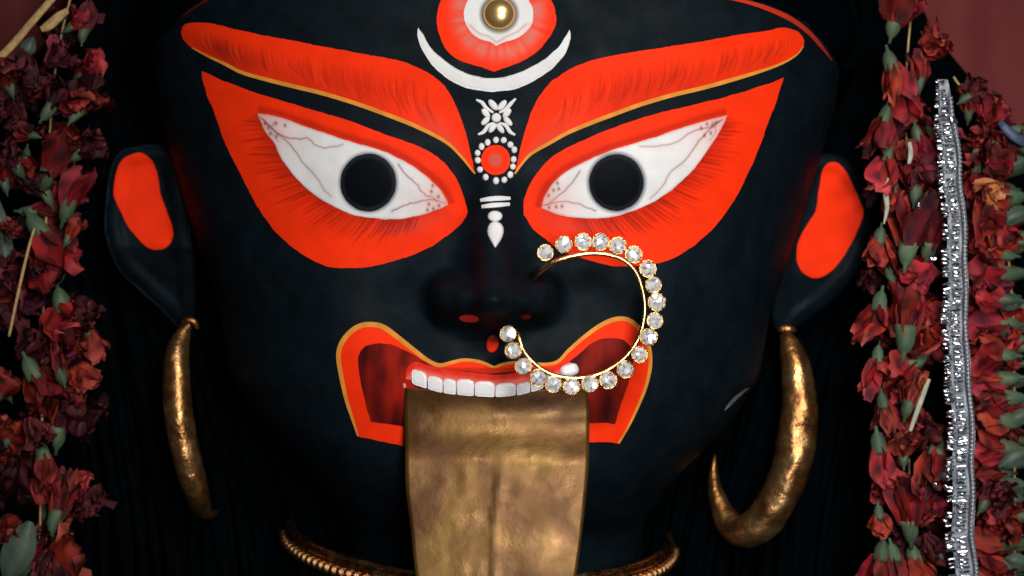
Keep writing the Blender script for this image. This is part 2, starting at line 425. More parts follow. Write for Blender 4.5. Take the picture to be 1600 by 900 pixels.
def surround_col(up, lo, side, seed):
    st = lash_strokes(lo if side < 0 else lo, side, seed)
    def f(p):
        n1 = nz(p[:, 0], p[:, 1], 0.03, seed); n2 = nz(p[:, 0], p[:, 1], 0.18, seed+3)
        col = np.repeat(RED[None], len(p), 0)*(1+0.1*n1+0.05*n2)[:, None]
        # crease line above the upper lid
        du = dist_line(p, up); dl = dist_line(p, lo)
        k = np.exp(-((du-6)/6.0)**2)*(du < dl); col = lerp(col, DRED, 0.62*k)
        # soft dark wash near the lower lid, patchy
        outer = sstep(760-60, 500, p[:, 0]) if side < 0 else sstep(850, 1060, p[:, 0])
        k = np.exp(-dl/15)*(dl < du)*(0.42+0.3*n2)*(0.55+0.45*outer); col = lerp(col, DRED, np.clip(k, 0, 0.8))
        # greyed wash under the inner corner
        inner = np.exp(-((p[:, 0]-(640 if side < 0 else 895))/55)**2)
        k = inner*np.exp(-((dl-14)/10)**2)*(dl < du)*0.35; col = lerp(col, MAUVE, k)
        for pl, wd, al in st:
            lo_, hi_ = pl.min(0)-6, pl.max(0)+6
            m = (p[:, 0] > lo_[0]) & (p[:, 0] < hi_[0]) & (p[:, 1] > lo_[1]) & (p[:, 1] < hi_[1])
            if not m.any(): continue
            d, t = dist_line(p[m], pl, True)
            wv = wd*(1.1-0.8*t); a = al*np.exp(-(d/wv)**2)*(1-sstep(0.55, 1.0, t))
            col[m] = lerp(col[m], srgb(120, 22, 14), np.clip(a, 0, 0.85))
        # outer-corner strokes beside the long tip
        return col
    return f
def sclera_col(veins, tips, dots, pc, side):
    def f(p):
        n1 = nz(p[:, 0], p[:, 1], 0.05, 5)
        col = np.repeat(WHITE[None], len(p), 0)*(1+0.05*n1+0.04*nz(p[:, 0], p[:, 1], 0.015, 15))[:, None]
        for (tx, ty), rad in tips:
            d = np.hypot(p[:, 0]-tx, p[:, 1]-ty); k = np.exp(-(d/rad)**2)
            col = lerp(col, PINK, np.clip(k*(0.75+0.4*n1), 0, 0.9))
        edge = scl_L if side < 0 else scl_R
        de = dist_line(p, np.vstack([edge, edge[:1]]))
        col = lerp(col, srgb(150, 110, 100), 0.45*np.exp(-(de/2.2)**2))
        for v, wd, al in veins:
            q = catmull(v, 4); q = q+np.column_stack([[noise.noise((a*0.2, b*0.2, 1))*2.2 for a, b in q], [noise.noise((a*0.2, b*0.2, 9))*2.2 for a, b in q]])
            d, t = dist_line(p, q, True)
            col = lerp(col, srgb(205, 158, 150), 0.22*np.exp(-(d/4)**2))
            col = lerp(col, srgb(88, 52, 48), np.clip(al*np.exp(-(d/wd)**2)*(1-0.4*t), 0, 1))
        for (x, y) in dots:
            d = np.hypot((p[:, 0]-x), (p[:, 1]-y)*0.75); col = lerp(col, srgb(120, 40, 38), 0.85*np.exp(-(d/2.3)**2))
        # grey airbrushed halo round the iris
        d = np.hypot((p[:, 0]-pc[0])/1.0, (p[:, 1]-pc[1])/1.03)
        col = lerp(col, srgb(72, 76, 80), 0.85*sstep(50, 42, d))
        return col
    return f
def pupil_col(pc):
    def f(p):
        d = np.hypot(p[:, 0]-pc[0], p[:, 1]-pc[1])
        col = np.repeat(srgb(4, 7, 11)[None], len(p), 0)
        return lerp(col, srgb(34, 39, 46), 0.9*sstep(34, 43, d))
    return f
veins_L = [([(408,184),(430,205),(455,227),(472,252),(495,277),(507,295),(518,308)], 1.1, 0.75),
           ([(412,186),(440,212),(465,217),(480,216),(492,225),(505,231),(517,230),(537,226)], 1.05, 0.85),
           ([(622,257),(635,274),(650,287),(662,302),(682,312),(696,319)], 1.05, 0.8),
           ([(612,330),(632,321),(650,316),(670,312),(684,313)], 1.05, 0.85), ([(430,190),(424,205),(436,222)], 0.9, 0.6)]
veins_R = [([(1128,187),(1108,202),(1087,227),(1070,250),(1047,270),(1035,290),(1017,310)], 1.1, 0.8),
           ([(1122,190),(1105,200),(1080,206),(1055,222),(1025,229),(1000,229)], 1.05, 0.75),
           ([(905,267),(897,282),(882,297),(862,314),(848,321)], 1.05, 0.8),
           ([(930,329),(917,324),(900,317),(875,315),(850,321)], 1.05, 0.75), ([(1112,190),(1118,205),(1108,220)], 0.9, 0.6)]
dots_L = [(676,290),(674,299),(685,307),(670,319),(668,328),(677,326),(686,321),(415,193),(432,193),(423,209),(433,213),(420,200),(446,196)]
dots_R = [(871,286),(865,297),(873,295),(857,305),(858,324),(869,323),(878,322),(1095,200),(1104,194),(1112,196),(1100,212),(1110,208),(1118,192)]
patch('eye_surround', sur_L, surround_col(up_L, lo_L, -1, 11), idol, 1, 2.3)
patch('eye_surround', sur_R, surround_col(up_R, lo_R, 1, 12), idol, 1, 2.3)
eL = patch('eye', scl_L, sclera_col(veins_L, [((402,177),58),((700,320),42)], dots_L, (576,285), -1), idol, 3, 1.5)
eR = patch('eye', scl_R, sclera_col(veins_R, [((1136,180),58),((846,325),42)], dots_R, (963,285), 1), idol, 3, 1.5)
patch('pupil', ell(576, 285, 43, 44.5, 60), pupil_col((576, 285)), eL, 5, 2.5, bulge=2.0, bulge_w=30)
patch('pupil', ell(963, 285, 42, 43.5, 60), pupil_col((962, 285)), eR, 5, 2.5, bulge=2.0, bulge_w=30)

# ------------------------------------------------------------------ eyebrows
brow_top_L = [(284,52),(288,40),(300,35),(325,36),(350,41),(400,53),(450,62),(500,72),(550,81),(600,90),(625,95),(650,104),(675,118),(695,135),(710,160),(722,190),(732,223),(742,272)]
brow_low_L = [(742,272),(735,264),(720,246),(695,223),(650,200),(600,180),(550,162),(500,147),(450,135),(400,122),(375,114),(350,101),(325,89),(300,75),(287,62),(284,52)]
brow_top_R = [(805,272),(815,225),(825,190),(837,160),(857,132),(887,110),(920,96),(962,86),(1025,76),(1100,64),(1150,55),(1200,48),(1215,44),(1232,44),(1247,50),(1256,62)]
brow_low_R = [(1256,62),(1255,72),(1247,84),(1230,96),(1200,109),(1150,125),(1100,139),(1050,151),(1000,166),(962,180),(925,194),(887,210),(862,224),(832,241),(817,256),(805,272)]
def brow_col(top, low, side, seed):
    r = random.Random(seed); T = catmull(top, 5); Lw = catmull(low, 5)
    st = []
    xs = np.arange(318, 668, 3.4) if side < 0 else np.arange(875, 1235, 3.4)
    T2 = T[np.argsort(T[:, 0])]; L2 = Lw[np.argsort(Lw[:, 0])]
    for x in xs:
        x += r.uniform(-2, 2)
        yt = np.interp(x, T2[:, 0], T2[:, 1]); yb = np.interp(x, L2[:, 0], L2[:, 1]); h = yb-yt
        f0 = r.uniform(0.22, 0.42); f1 = r.uniform(0.72, 0.97); lean = (10 if side < 0 else -10)*r.uniform(0.6, 1.6)
        p = [(x, yt+h*f0), (x+lean*0.15, yt+h*(f0+f1)/2), (x+lean, yt+h*f1)]
        st.append((catmull(p, 4), r.uniform(0.9, 1.8), r.uniform(0.12, 0.5), r.random()))
    def f(p):
        n1 = nz(p[:, 0], p[:, 1], 0.02, seed); n2 = nz(p[:, 0], p[:, 1]*0.3, 0.12, seed+4)
        col = np.repeat(RED[None], len(p), 0)*(1+0.1*n1)[:, None]
        db = dist_line(p, Lw); dt = dist_line(p, T)
        hf = db/(db+dt+1e-6)
        mid = (sstep(300, 360, p[:, 0])*sstep(660, 560, p[:, 0])) if side < 0 else (sstep(880, 960, p[:, 0])*sstep(1245, 1190, p[:, 0]))
        col = lerp(col, srgb(196, 40, 16), np.clip(sstep(0.75, 0.15, hf)*mid*(0.5+0.2*n2), 0, 0.7))
        inner = (sstep(630, 690, p[:, 0])) if side < 0 else sstep(930, 870, p[:, 0])
        col = lerp(col, srgb(212, 66, 46), np.clip(inner*sstep(0.7, 0.2, hf)*(0.6+0.5*n1), 0, 0.75))
        if side < 0:
            k = np.exp(-(((p[:, 0]-345)/48)**2+((hf-0.3)/0.3)**2)); col = lerp(col, srgb(120, 26, 14), 0.6*k)
        for pl, wd, al, q in st:
            m = (np.abs(p[:, 0]-pl[:, 0].mean()) < 22)
            if not m.any(): continue
            d, t = dist_line(p[m], pl, True)
            a = al*np.exp(-(d/wd)**2)*np.sin(math.pi*np.clip(t, 0.03, 0.97))**0.5
            col[m] = lerp(col[m], srgb(140, 26, 14) if q < 0.8 else srgb(255, 70, 24), np.clip(a, 0, 0.8))
        return col
    return f
bL = patch('eyebrow', outline(brow_top_L, brow_low_L), brow_col(brow_top_L, brow_low_L, -1, 21), idol, 1, 1.8)
bR = patch('eyebrow', outline(brow_top_R, brow_low_R), brow_col(brow_top_R, brow_low_R, 1, 22), idol, 1, 1.8)
och = lambda p, t: np.repeat(OCHRE[None], len(p), 0)*(1+0.22*nz(p[:, 0], p[:, 1], 0.06, 2))[:, None]
strip('outline', brow_low_L[:-2], [2.5, 5, 6.5, 6.5, 6.5, 6.5, 6, 5, 2], och, bL, 2, side=0.35)
strip('outline', brow_low_R[1:], [1.5, 4, 6, 6.5, 6.5, 6.5, 6.5, 6, 5, 3], och, bR, 2, side=0.35)

# ------------------------------------------------------------------ third eye, crescent, forehead marks
te = outline([(772,112),(750,104),(720,95),(700,81),(690,64),(683,42),(683,22),(690,0),(712,-36),(745,-66),(777,-92)],
             [(777,-92),(810,-66),(842,-36),(861,0),(868,18),(869,34),(862,52),(847,73),(825,91),(800,102),(772,112)])
def te_col(p):
    n1 = nz(p[:, 0], p[:, 1], 0.05, 31); n2 = nz(np.arctan2(p[:, 1]-22, p[:, 0]-778)*60, np.hypot(p[:, 0]-778, p[:, 1]-22)*0.15, 0.16, 5)
    col = np.repeat(RED[None], len(p), 0)*(1+0.06*n1)[:, None]
    d = np.hypot((p[:, 0]-779)/1.0, (p[:, 1]-22)/1.0)
    k = np.exp(-((d-60)/13)**2)*(0.5+0.55*n2)
    return lerp(col, srgb(196, 128, 112), np.clip(k, 0, 0.75))
t_eye = patch('third_eye', te, te_col, idol, 1, 2.3)
tw = outline([(776,72),(766,66),(747,59),(733,47),(725,28),(728,8),(742,-14),(777,-40)], [(777,-40),(812,-14),(829,6),(833,28),(826,46),(810,59),(788,66),(776,72)])
def tw_col(p):
    d = np.hypot(p[:, 0]-780, p[:, 1]-22); col = np.repeat(WHITE[None], len(p), 0)
    col = lerp(col, PINK, 0.55*sstep(44, 62, np.hypot(p[:, 0]-778, (p[:, 1]-18)))*(p[:, 1] > 35))
    q = catmull([(735,40),(748,52),(765,58),(776,66),(790,58),(808,50),(822,38)], 5)
    col = lerp(col, srgb(190, 120, 105), 0.6*np.exp(-(dist_line(p, q)/1.6)**2))
    return lerp(col, srgb(92, 84, 72), 0.85*sstep(34, 27, d))
patch('eye_white', tw, tw_col, t_eye, 2, 2.2)
# gold bead pressed on the third eye
h = head_s.hit(780, 24)
bead = bmesh.new(); bmesh.ops.create_uvsphere(bead, u_segments=40, v_segments=24, radius=25*U)
me = bpy.data.meshes.new('bead'); bead.to_mesh(me); bead.free()
for p in me.polygons: p.use_smooth = True
M['bead'] = mat('polished_gold_bead', (0.85, 0.55, 0.2), 0.27, 0.85, noise_amt=0.1, noise_scale=200)
o = link('bead', me, t_eye, M['bead']); o.location = Vector(h[0])+Vector(h[1])*0.002; o.scale = (1, 0.6, 1)

white_fn = lambda p: np.repeat(WHITE[None], len(p), 0)*(1+0.05*nz(p[:, 0], p[:, 1], 0.08, 8))[:, None]
cres = outline([(653,43),(652,56),(660,78),(675,101),(695,120),(725,136),(762,143),(800,140),(825,131),(850,117),(870,100),(885,80),(891,60),(890,46)],
               [(890,46),(882,60),(870,76),(850,93),(825,107),(800,117),(775,122),(750,120),(720,111),(695,95),(675,77),(661,54),(653,43)])
patch('crescent_mark', cres, white_fn, idol, 1, 3, bulge=1.2, bulge_w=6)
# white flower motif
mot = patch('flower_mark', ell(775.5, 184, 7.5, 7.5, 20), white_fn, idol, 1, 3, bulge=1.5, bulge_w=6)
def capsule(x0, y0, x1, y1, wd):
    return ell((x0+x1)/2, (y0+y1)/2, math.hypot(x1-x0, y1-y0)/2, wd/2, 20, math.degrees(math.atan2(y1-y0, x1-x0)))
for (x0, y0, x1, y1, wd) in [(764,156,777,172,10.5),(791,157,778,172,10),(753,170,765,184,9.5),(752,195,765,183,9),(798,170,786,184,10),(800,196,787,183,9.5),(764,207,775,193,9),(787,208,776,193,9)]:
    patch('petal_mark', capsule(x0, y0, x1, y1, wd), white_fn, mot, 1, 2.6, bulge=1.2, bulge_w=5)
for pl in ([(744,156),(753,160),(760,169),(771,176)], [(806,154),(798,162),(790,171),(780,176)], [(747,210),(756,206),(763,196),(772,192)], [(805,211),(797,206),(790,196),(780,192)]):
    strip('petal_mark', pl, [3, 6, 5.5, 3], WHITE, mot, 1, step=3, bulge=1.0)
def disc_col(p):
    d = np.hypot(p[:, 0]-774, p[:, 1]-250); col = np.repeat(RED[None], len(p), 0)
    return lerp(col, srgb(186, 84, 76), 0.95*sstep(10.5, 8, d))
bindi = patch('forehead_disc', ell(774.5, 250, 23, 23.5), disc_col, idol, 1, 2.2)
for (x, y) in [(775,218.6),(787,219),(797.5,226),(803.5,234),(802.7,249),(801.5,260.5),(797.5,273),(788,281),(775,282.5),(758.7,277),(749.8,265),(746.3,250.4),(746,239),(752.4,229),(762,222.4)]:
    patch('dot', ell(x, y, random.uniform(4.6, 5.2), random.uniform(5.0, 5.9), 16), white_fn, bindi, 1, 2.5, bulge=1.8, bulge_w=4)
drop = patch('drop_mark', outline([(774,387),(766,375),(761.5,362),(765,350),(774,346),(783,350),(787,361),(782,375),(774,387)]), white_fn, idol, 1, 3, bulge=1.6, bulge_w=6)
patch('dot', ell(773.5, 337.8, 11.5, 8.4, 22), white_fn, drop, 1, 3, bulge=1.6, bulge_w=6)
strip('bar_mark', [(751,313), (765,311), (780,310), (797,310)], [5, 7.5, 7.5, 5], WHITE, drop, 1, step=4, bulge=1.0)
strip('bar_mark', [(753,323), (768,321), (782,320), (796,319)], [5, 7.5, 7, 5], WHITE, drop, 1, step=4, bulge=1.0)

# ------------------------------------------------------------------ mouth
lip_out = outline([(631,697),(607,692),(575,685),(559,681)], [(559,681),(550,655),(540,625),(532,590),(527,557),(532,535),(547,516),(565,506),(585,505),(602,510),(625,527),(650,547),(670,562),(687,569),(705,565),(725,561),(750,564),(772,573)],
                  [(772,573),(790,567),(815,565),(845,568),(870,564),(887,547),(912,525),(937,507),(960,497),(980,497),(997,508),(1010,526),(1017,550),(1017,575),(1010,605),(1000,630),(985,662),(967,693)], [(967,693),(922,691),(776,703),(631,697)])
lips = patch('lips', lip_out, lambda p: np.repeat(RED[None], len(p), 0)*(1+0.06*nz(p[:, 0], p[:, 1], 0.04, 41))[:, None]*np.where((np.abs(p[:, 0]-772) < 115) & (p[:, 1] > 574), 0.6, 1)[:, None], idol, 1, 3.2)
strip('outline', [(559,681),(550,655),(540,625),(532,590),(527,557),(532,535),(547,516),(565,506),(585,505),(602,510),(625,527),(650,547),(670,562),(687,569),(705,565),(725,561),(750,564),(772,573)],
      [3, 5, 6.5, 7, 8, 8, 8, 7, 6, 5, 4], och, lips, 2, side=0.3)
strip('outline', [(772,573),(790,567),(815,565),(845,568),(870,564),(887,547),(912,525),(937,507),(960,497),(980,497),(997,508),(1010,526),(1017,550),(1017,575),(1010,605),(1000,630),(985,662),(967,693)],
      [4, 5, 5, 6, 7, 7, 6, 5, 4, 3], och, lips, 2, side=0.3)
cav = outline([(631,666),(605,662),(580,659)], [(580,659),(572,630),(563,592),(560,570),(562,553),(572,541),(592,536),(612,539),(637,549),(662,564),(690,577),(730,580),(775,583),(820,578),(860,577),(884,568),(905,553),(925,536),(945,529),(970,530),(985,541),(990,558),(982,595),(972,625),(961,662)],
              [(961,662),(922,661),(776,668),(631,666)])
def cav_col(p):
    n1 = nz(p[:, 0]*1.4, p[:, 1]*0.6, 0.026, 51); n2 = nz(p[:, 0]*1.3, p[:, 1]*0.45, 0.08, 52)
    col = np.repeat(srgb(72, 12, 12)[None], len(p), 0)
    k = np.clip(0.4+0.75*n1+0.22*n2, 0, 1)*np.where(p[:, 0] < 776, 1, 0.65)
    col = lerp(col, srgb(182, 36, 16), k*0.85)
    return lerp(col, srgb(50, 9, 12), np.clip(0.1-0.9*n1, 0, 0.7))
patch('mouth_inside', cav, cav_col, lips, 2, 3.0)
gum_poly = outline([(634,592),(637,575),(650,566),(672,572),(700,578),(735,582),(775,586),(815,581),(850,578),(880,568),(892,566)], [(892,566),(880,584),(850,598),(820,606),(775,608),(735,606),(700,602),(670,596),(634,592)])
def gum_col(p):
    n1 = nz(p[:, 0], p[:, 1], 0.09, 61)
    top = catmull([(634,580),(650,567),(672,573),(700,579),(735,583),(775,587),(815,582),(850,579),(880,569)], 5)
    d = dist_line(p, top); col = np.repeat(srgb(214, 40, 22)[None], len(p), 0)
    return lerp(col, srgb(232, 120, 104), np.clip(sstep(3, 15, d)+0.25*n1, 0, 1)*0.8)
patch('gum', gum_poly, gum_col, lips, 3, 2.6)
TB = np.array([(636,594),(650,601),(668,607),(692,613),(714,616),(742,618),(774,619.5),(808,617),(833,611),(860,602),(884,594)], float)
def tooth(x0, x1, top, yb=None):
    w_ = x1-x0; xm = (x0+x1)/2
    bx = np.linspace(x0+0.6, x1-0.6, 9); by = np.interp(bx, TB[:, 0], TB[:, 1]) if yb is None else np.full(9, yb)
    by = by-1.2*np.abs(np.linspace(-1, 1, 9))**8
    t = np.linspace(0, math.pi, 13); tx = xm+(w_/2-0.3)*np.sign(np.cos(t))*np.abs(np.cos(t))**0.55
    ty = top+7-7*np.sin(t)**0.8+(np.interp(tx, TB[:, 0], TB[:, 1])-np.interp(xm, TB[:, 0], TB[:, 1]))*0.8
    poly = np.vstack([np.column_stack([bx, by]), np.column_stack([tx, ty])])
    def f(p):
        v = (p[:, 1]-top)/26; col = np.repeat(srgb(226, 224, 223)[None], len(p), 0)
        return lerp(col, srgb(226, 190, 180), 0.5*sstep(0.25, 0.0, v))
    patch('tooth', poly, f, lips, 7, 2.4, bulge=1.8, bulge_w=4, material=M['tooth'])
for a in [(644,668,579), (668.6,692.6,588), (693,713.5,591.5), (714,741.6,592), (742,773.6,595), (774,806.6,598), (807,829,597), (829.5,850,592), (850.5,872,584)]:
    tooth(*a)
_t = ell(0, 0, 1, 1, 30); _k = math.radians(-14); _x = np.sign(_t[:, 0])*np.abs(_t[:, 0])**0.7*14.5; _y = np.sign(_t[:, 1])*np.abs(_t[:, 1])**0.75*10
patch('tooth', np.column_stack([889.5+_x*math.cos(_k)-_y*math.sin(_k), 578.5+_x*math.sin(_k)+_y*math.cos(_k)]), lambda p: srgb(216, 212, 210)*(1+0.06*nz(p[:, 0], p[:, 1], 0.1, 4))[:, None], lips, 4, 2.4, bulge=3.2, bulge_w=6, material=M['tooth'])
patch('painted_highlight', ell(632, 603, 2.6, 5, 14), lambda p: np.repeat(srgb(226, 130, 118)[None], len(p), 0), lips, 4, 2.5, bulge=2, bulge_w=3)  # pinkish highlight beside the first tooth, painted as a small raised dab
# red dabs at the nostrils
RDAB = srgb(236, 60, 48)
patch('nostril_paint', ell(733, 497.5, 15.5, 5.6, 24, rot=4), lambda p: np.repeat(RDAB[None], len(p), 0), idol, 1, 3)
patch('nostril_paint', ell(822, 495, 8, 3.5, 18, rot=-4), lambda p: np.repeat(srgb(120, 30, 28)[None], len(p), 0), idol, 1, 3)
patch('nostril_paint', ell(769.5, 537, 9.5, 14, 24, rot=12), lambda p: lerp(np.repeat(srgb(246, 50, 22)[None], len(p), 0), srgb(150, 50, 40), sstep(540, 525, p[:, 1])), idol, 1, 3, bulge=3, bulge_w=8)
# pale light reflection on the cheek, put into the colour of a thin patch
patch('painted_glint', outline([(1132,642),(1140,628),(1158,612),(1172,605)], [(1172,605),(1164,612),(1148,627),(1138,637),(1132,642)]), lambda p: srgb(112, 118, 122)*(1+0.6*nz(p[:, 0], p[:, 1], 0.12, 3))[:, None], idol, 1, 3)

# ------------------------------------------------------------------ ears
def build_ear(ol, dep, seed):
    """a cupped ear: raised rolled rim, hollow middle, solid back"""
    step = 5.0; o = resample(catmull(ol, 6, True), step, True); lo, hi = o.min(0), o.max(0)
    gx, gy = np.meshgrid(np.arange(lo[0], hi[0], step), np.arange(lo[1], hi[1], step)); g = np.column_stack([gx.ravel(), gy.ravel()])
    g = g[inside(g, o)]; cl = np.vstack([o, o[:1]]); g = g[dist_line(g, cl) > step*0.6]
    allp = np.vstack([o, g]); n = len(o)
    vo, _, fo, ov, _, _ = delaunay_2d_cdt([Vector(p) for p in allp], [(i, (i+1) % n) for i in range(n)], [], 1, 1e-5)
    pts = np.array([tuple(v) for v in vo]); orig = {}
    for k, o_ in enumerate(ov):
        for q in o_: orig[q] = k
    edge = [orig[i] for i in range(n)]
    d = dist_line(pts, cl)
    hgt = 9*np.sqrt(np.clip(1-((np.minimum(d, 20)-20)/20)**2, 0, 1))-8*sstep(15, 32, d)
    V = [P(x, y, dep(x, y)-hh) for (x, y), hh in zip(pts, hgt)]
    F = []
    for f in fo:
        a, b, c3 = [pts[i] for i in f[:3]]
        F.append(tuple(f) if (b[0]-a[0])*(c3[1]-a[1])-(b[1]-a[1])*(c3[0]-a[0]) < 0 else tuple(reversed(f)))
    m = len(V)
    V += [P(x, y, dep(x, y)+14+10*min(1, dd/25)) for (x, y), dd in zip(pts, d)]
    F += [tuple(m+i for i in reversed(f)) for f in F]
    for i in range(n):
        j = (i+1) % n; F.append((edge[i], edge[j], m+edge[j], m+edge[i]))
    me = mesh('ear', V, F)
    return link('ear', me, idol, M['skin'])
earL = build_ear([(250,226),(216,228),(186,238),(172,268),(166,310),(164,362),(182,416),(214,450),(250,482),(282,512),(302,500),(305,440),(300,380),(290,300),(275,240)], lambda x, y: 284-0.05*(x-275)+0.55*max(0, y-385), 1)
earR = build_ear([(1290,240),(1318,246),(1345,280),(1361,330),(1357,385),(1332,436),(1296,474),(1254,506),(1228,528),(1208,510),(1205,440),(1222,360),(1240,290),(1262,244)], lambda x, y: 280+0.3*(x-1250)+0.5*max(0, y-430), 2)
ear_col = lambda p: np.repeat(RED[None], len(p), 0)*(1+0.12*nz(p[:, 0], p[:, 1], 0.03, 71))[:, None]
patch('ear_paint', catmull([(203,243),(188,256),(181,280),(179,306),(190,335),(207,362),(226,382),(243,389),(262,385),(272,370),(270,350),(258,322),(251,300),(246,270),(238,250),(222,240)], 5, True), ear_col, earL, 6, 4, Surface(earL.data))
patch('ear_paint', catmull([(1303,254),(1318,264),(1332,290),(1343,315),(1348,332),(1340,360),(1325,390),(1303,418),(1285,431),(1266,433),(1251,422),(1245,402),(1248,375),(1262,350),(1275,328),(1279,300),(1283,275),(1290,258)], 5, True), ear_col, earR, 6, 4, Surface(earR.data))

# ------------------------------------------------------------------ hair
def hairline(x): return np.interp(x, [200, 240, 300, 400, 560, 772, 960, 1130, 1200, 1262, 1300, 1340], [160, 78, 18, -45, -95, -110, -75, -6, 12, 42, 90, 170])
def build_hair():
    V, F = [], []
    # cap that hugs the skull
    n = head_s.no.reshape(NR, NT, 3); p = head_s.co.reshape(NR, NT, 3)
    kk = 1+D*U/DIST; Xs = 800+(X-800)/kk; Ys = 450+(Yp-450)/kk
    hl = hairline(Xs)-4; cov = (Ys < hl) | ((s[None, :] < 0.12) & (Yp < 640)); 
    e = np.where(s[None, :] < 0.12, np.where(s[None, :] < -0.2, 1.0, sstep(190, 90, Ys)), sstep(0, 60, hl-Ys))
    sgn = 1 if n[40, NT//4][1] < 0 else -1
    q = p+sgn*n*((2.5+26.5*e)*U)[:, :, None]
    ids = -np.ones((NR, NT), int)
    for j in range(0, NR):
        for i in range(NT):
            if cov[j, i]: ids[j, i] = len(V); V.append(q[j, i])
    for j in range(NR-1):
        for i in range(NT):
            k = (i+1) % NT; f = (ids[j, i], ids[j, k], ids[j+1, k], ids[j+1, i])
            if min(f) >= 0: F.append(f)
    r = random.Random(5)
    def lock(path, rad):
        path = catmull(path, 7); m = len(path); b0 = len(V); ns = 6
        ph = r.uniform(0, 6); tw_ = r.uniform(0.05, 0.2)
        for i, (x, y, d) in enumerate(path):
            t = i/(m-1); rr = rad*(0.55+0.45*math.sin(math.pi*min(1, 0.15+t)))
            for k in range(ns):
                a = 2*math.pi*k/ns+i*tw_+ph; sq = 1.0 if k % 2 else 0.72
                V.append(P(x+rr*sq*math.cos(a), y, d+rr*sq*math.sin(a)))
        for i in range(m-1):
            for k in range(ns):
                a = b0+i*ns+k; b = b0+i*ns+(k+1) % ns; F.append((a, b, b+ns, a+ns))
    for side in (-1, 1):
        for k in range(420):
            u = (k+r.random())/420; dd = r.random(); wob = r.uniform(-12, 12)
            top = 560+90*min(1, u*1.6); low = 90+860*u; mid = 330+560*u
            d0 = 395+dd*130
            lock([(CX+side*(80+400*u), -430+u*60, d0+20), (CX+side*(430+170*u), -170, d0+10), (CX+side*top, 20+wob, d0), (CX+side*(0.5*top+0.5*mid+10), 190+wob, d0),
                  (CX+side*mid+wob, 380, d0+10), (CX+side*(0.4*mid+0.6*low)-wob, 640, d0), (CX+side*low+wob, 920, d0-20), (CX+side*(low+10), 1250, d0-40)], r.uniform(12, 20))
    o = link('hair', mesh('hair', V, F), idol, M['hair'])
    return o
hair = build_hair()
strip('hairline_stripe', [(1128,-4),(1165,3),(1200,14),(1235,30),(1262,50),(1282,72),(1299,94)], [3, 5, 7, 8, 7, 6, 2], lambda p, t: lerp(np.repeat(srgb(205, 52, 26)[None], len(p), 0), srgb(150, 40, 28), t), idol, 2)
strip('hairline_stripe', [(232,92),(238,75),(250,56),(268,38),(292,20),(325,0),(360,-18)], [2, 3, 4, 4, 4, 4, 3], srgb(84, 18, 18), idol, 2)

# ------------------------------------------------------------------ tube helper with varying radius
def tube(path, rads, ns=16, flat=1.0, caps=True):
    path = [Vector(p) for p in path]; m = len(path); V, F = [], []
    up = Vector((0, -1, 0.01)); prev = None
    for i in range(m):
        t = (path[min(i+1, m-1)]-path[max(i-1, 0)]).normalized()
        a = (prev-t*prev.dot(t)).normalized() if prev is not None else (up-t*up.dot(t)).normalized()
        prev = a; b = t.cross(a)
        for k in range(ns):
            an = 2*math.pi*k/ns; V.append(path[i]+(a*math.cos(an)*flat+b*math.sin(an))*rads[i])
    for i in range(m-1):
        for k in range(ns):
            p = i*ns+k; q = i*ns+(k+1) % ns; F.append((p, q, q+ns, p+ns))
    if caps: F.append(tuple(range(ns-1, -1, -1))); F.append(tuple((m-1)*ns+k for k in range(ns)))
    return V, F
def pix_tube(name, keys, parent, material, ns=16, flat=1.0, n=8, dent=0.0):
    """keys: (px, py, depth, radius px)"""
    k = np.array(keys, float); q = np.array([])
    cols_ = catmull(k, n)
    V, F = tube([P(a, b, c3) for a, b, c3, _ in cols_], [max(0.15, r)*U for *_, r in cols_], ns, flat)
    if dent:
        ctr = [P(a, b, c3) for a, b, c3, _ in cols_]
        for i, v in enumerate(V):
            c7 = ctr[i//ns]; q = noise.noise(v*70)+0.6*abs(noise.noise(v*150+Vector((3, 1, 2)))); V[i] = c7+(v-c7)*(1+dent*q)
    return link(name, mesh(name, V, F), parent, material)

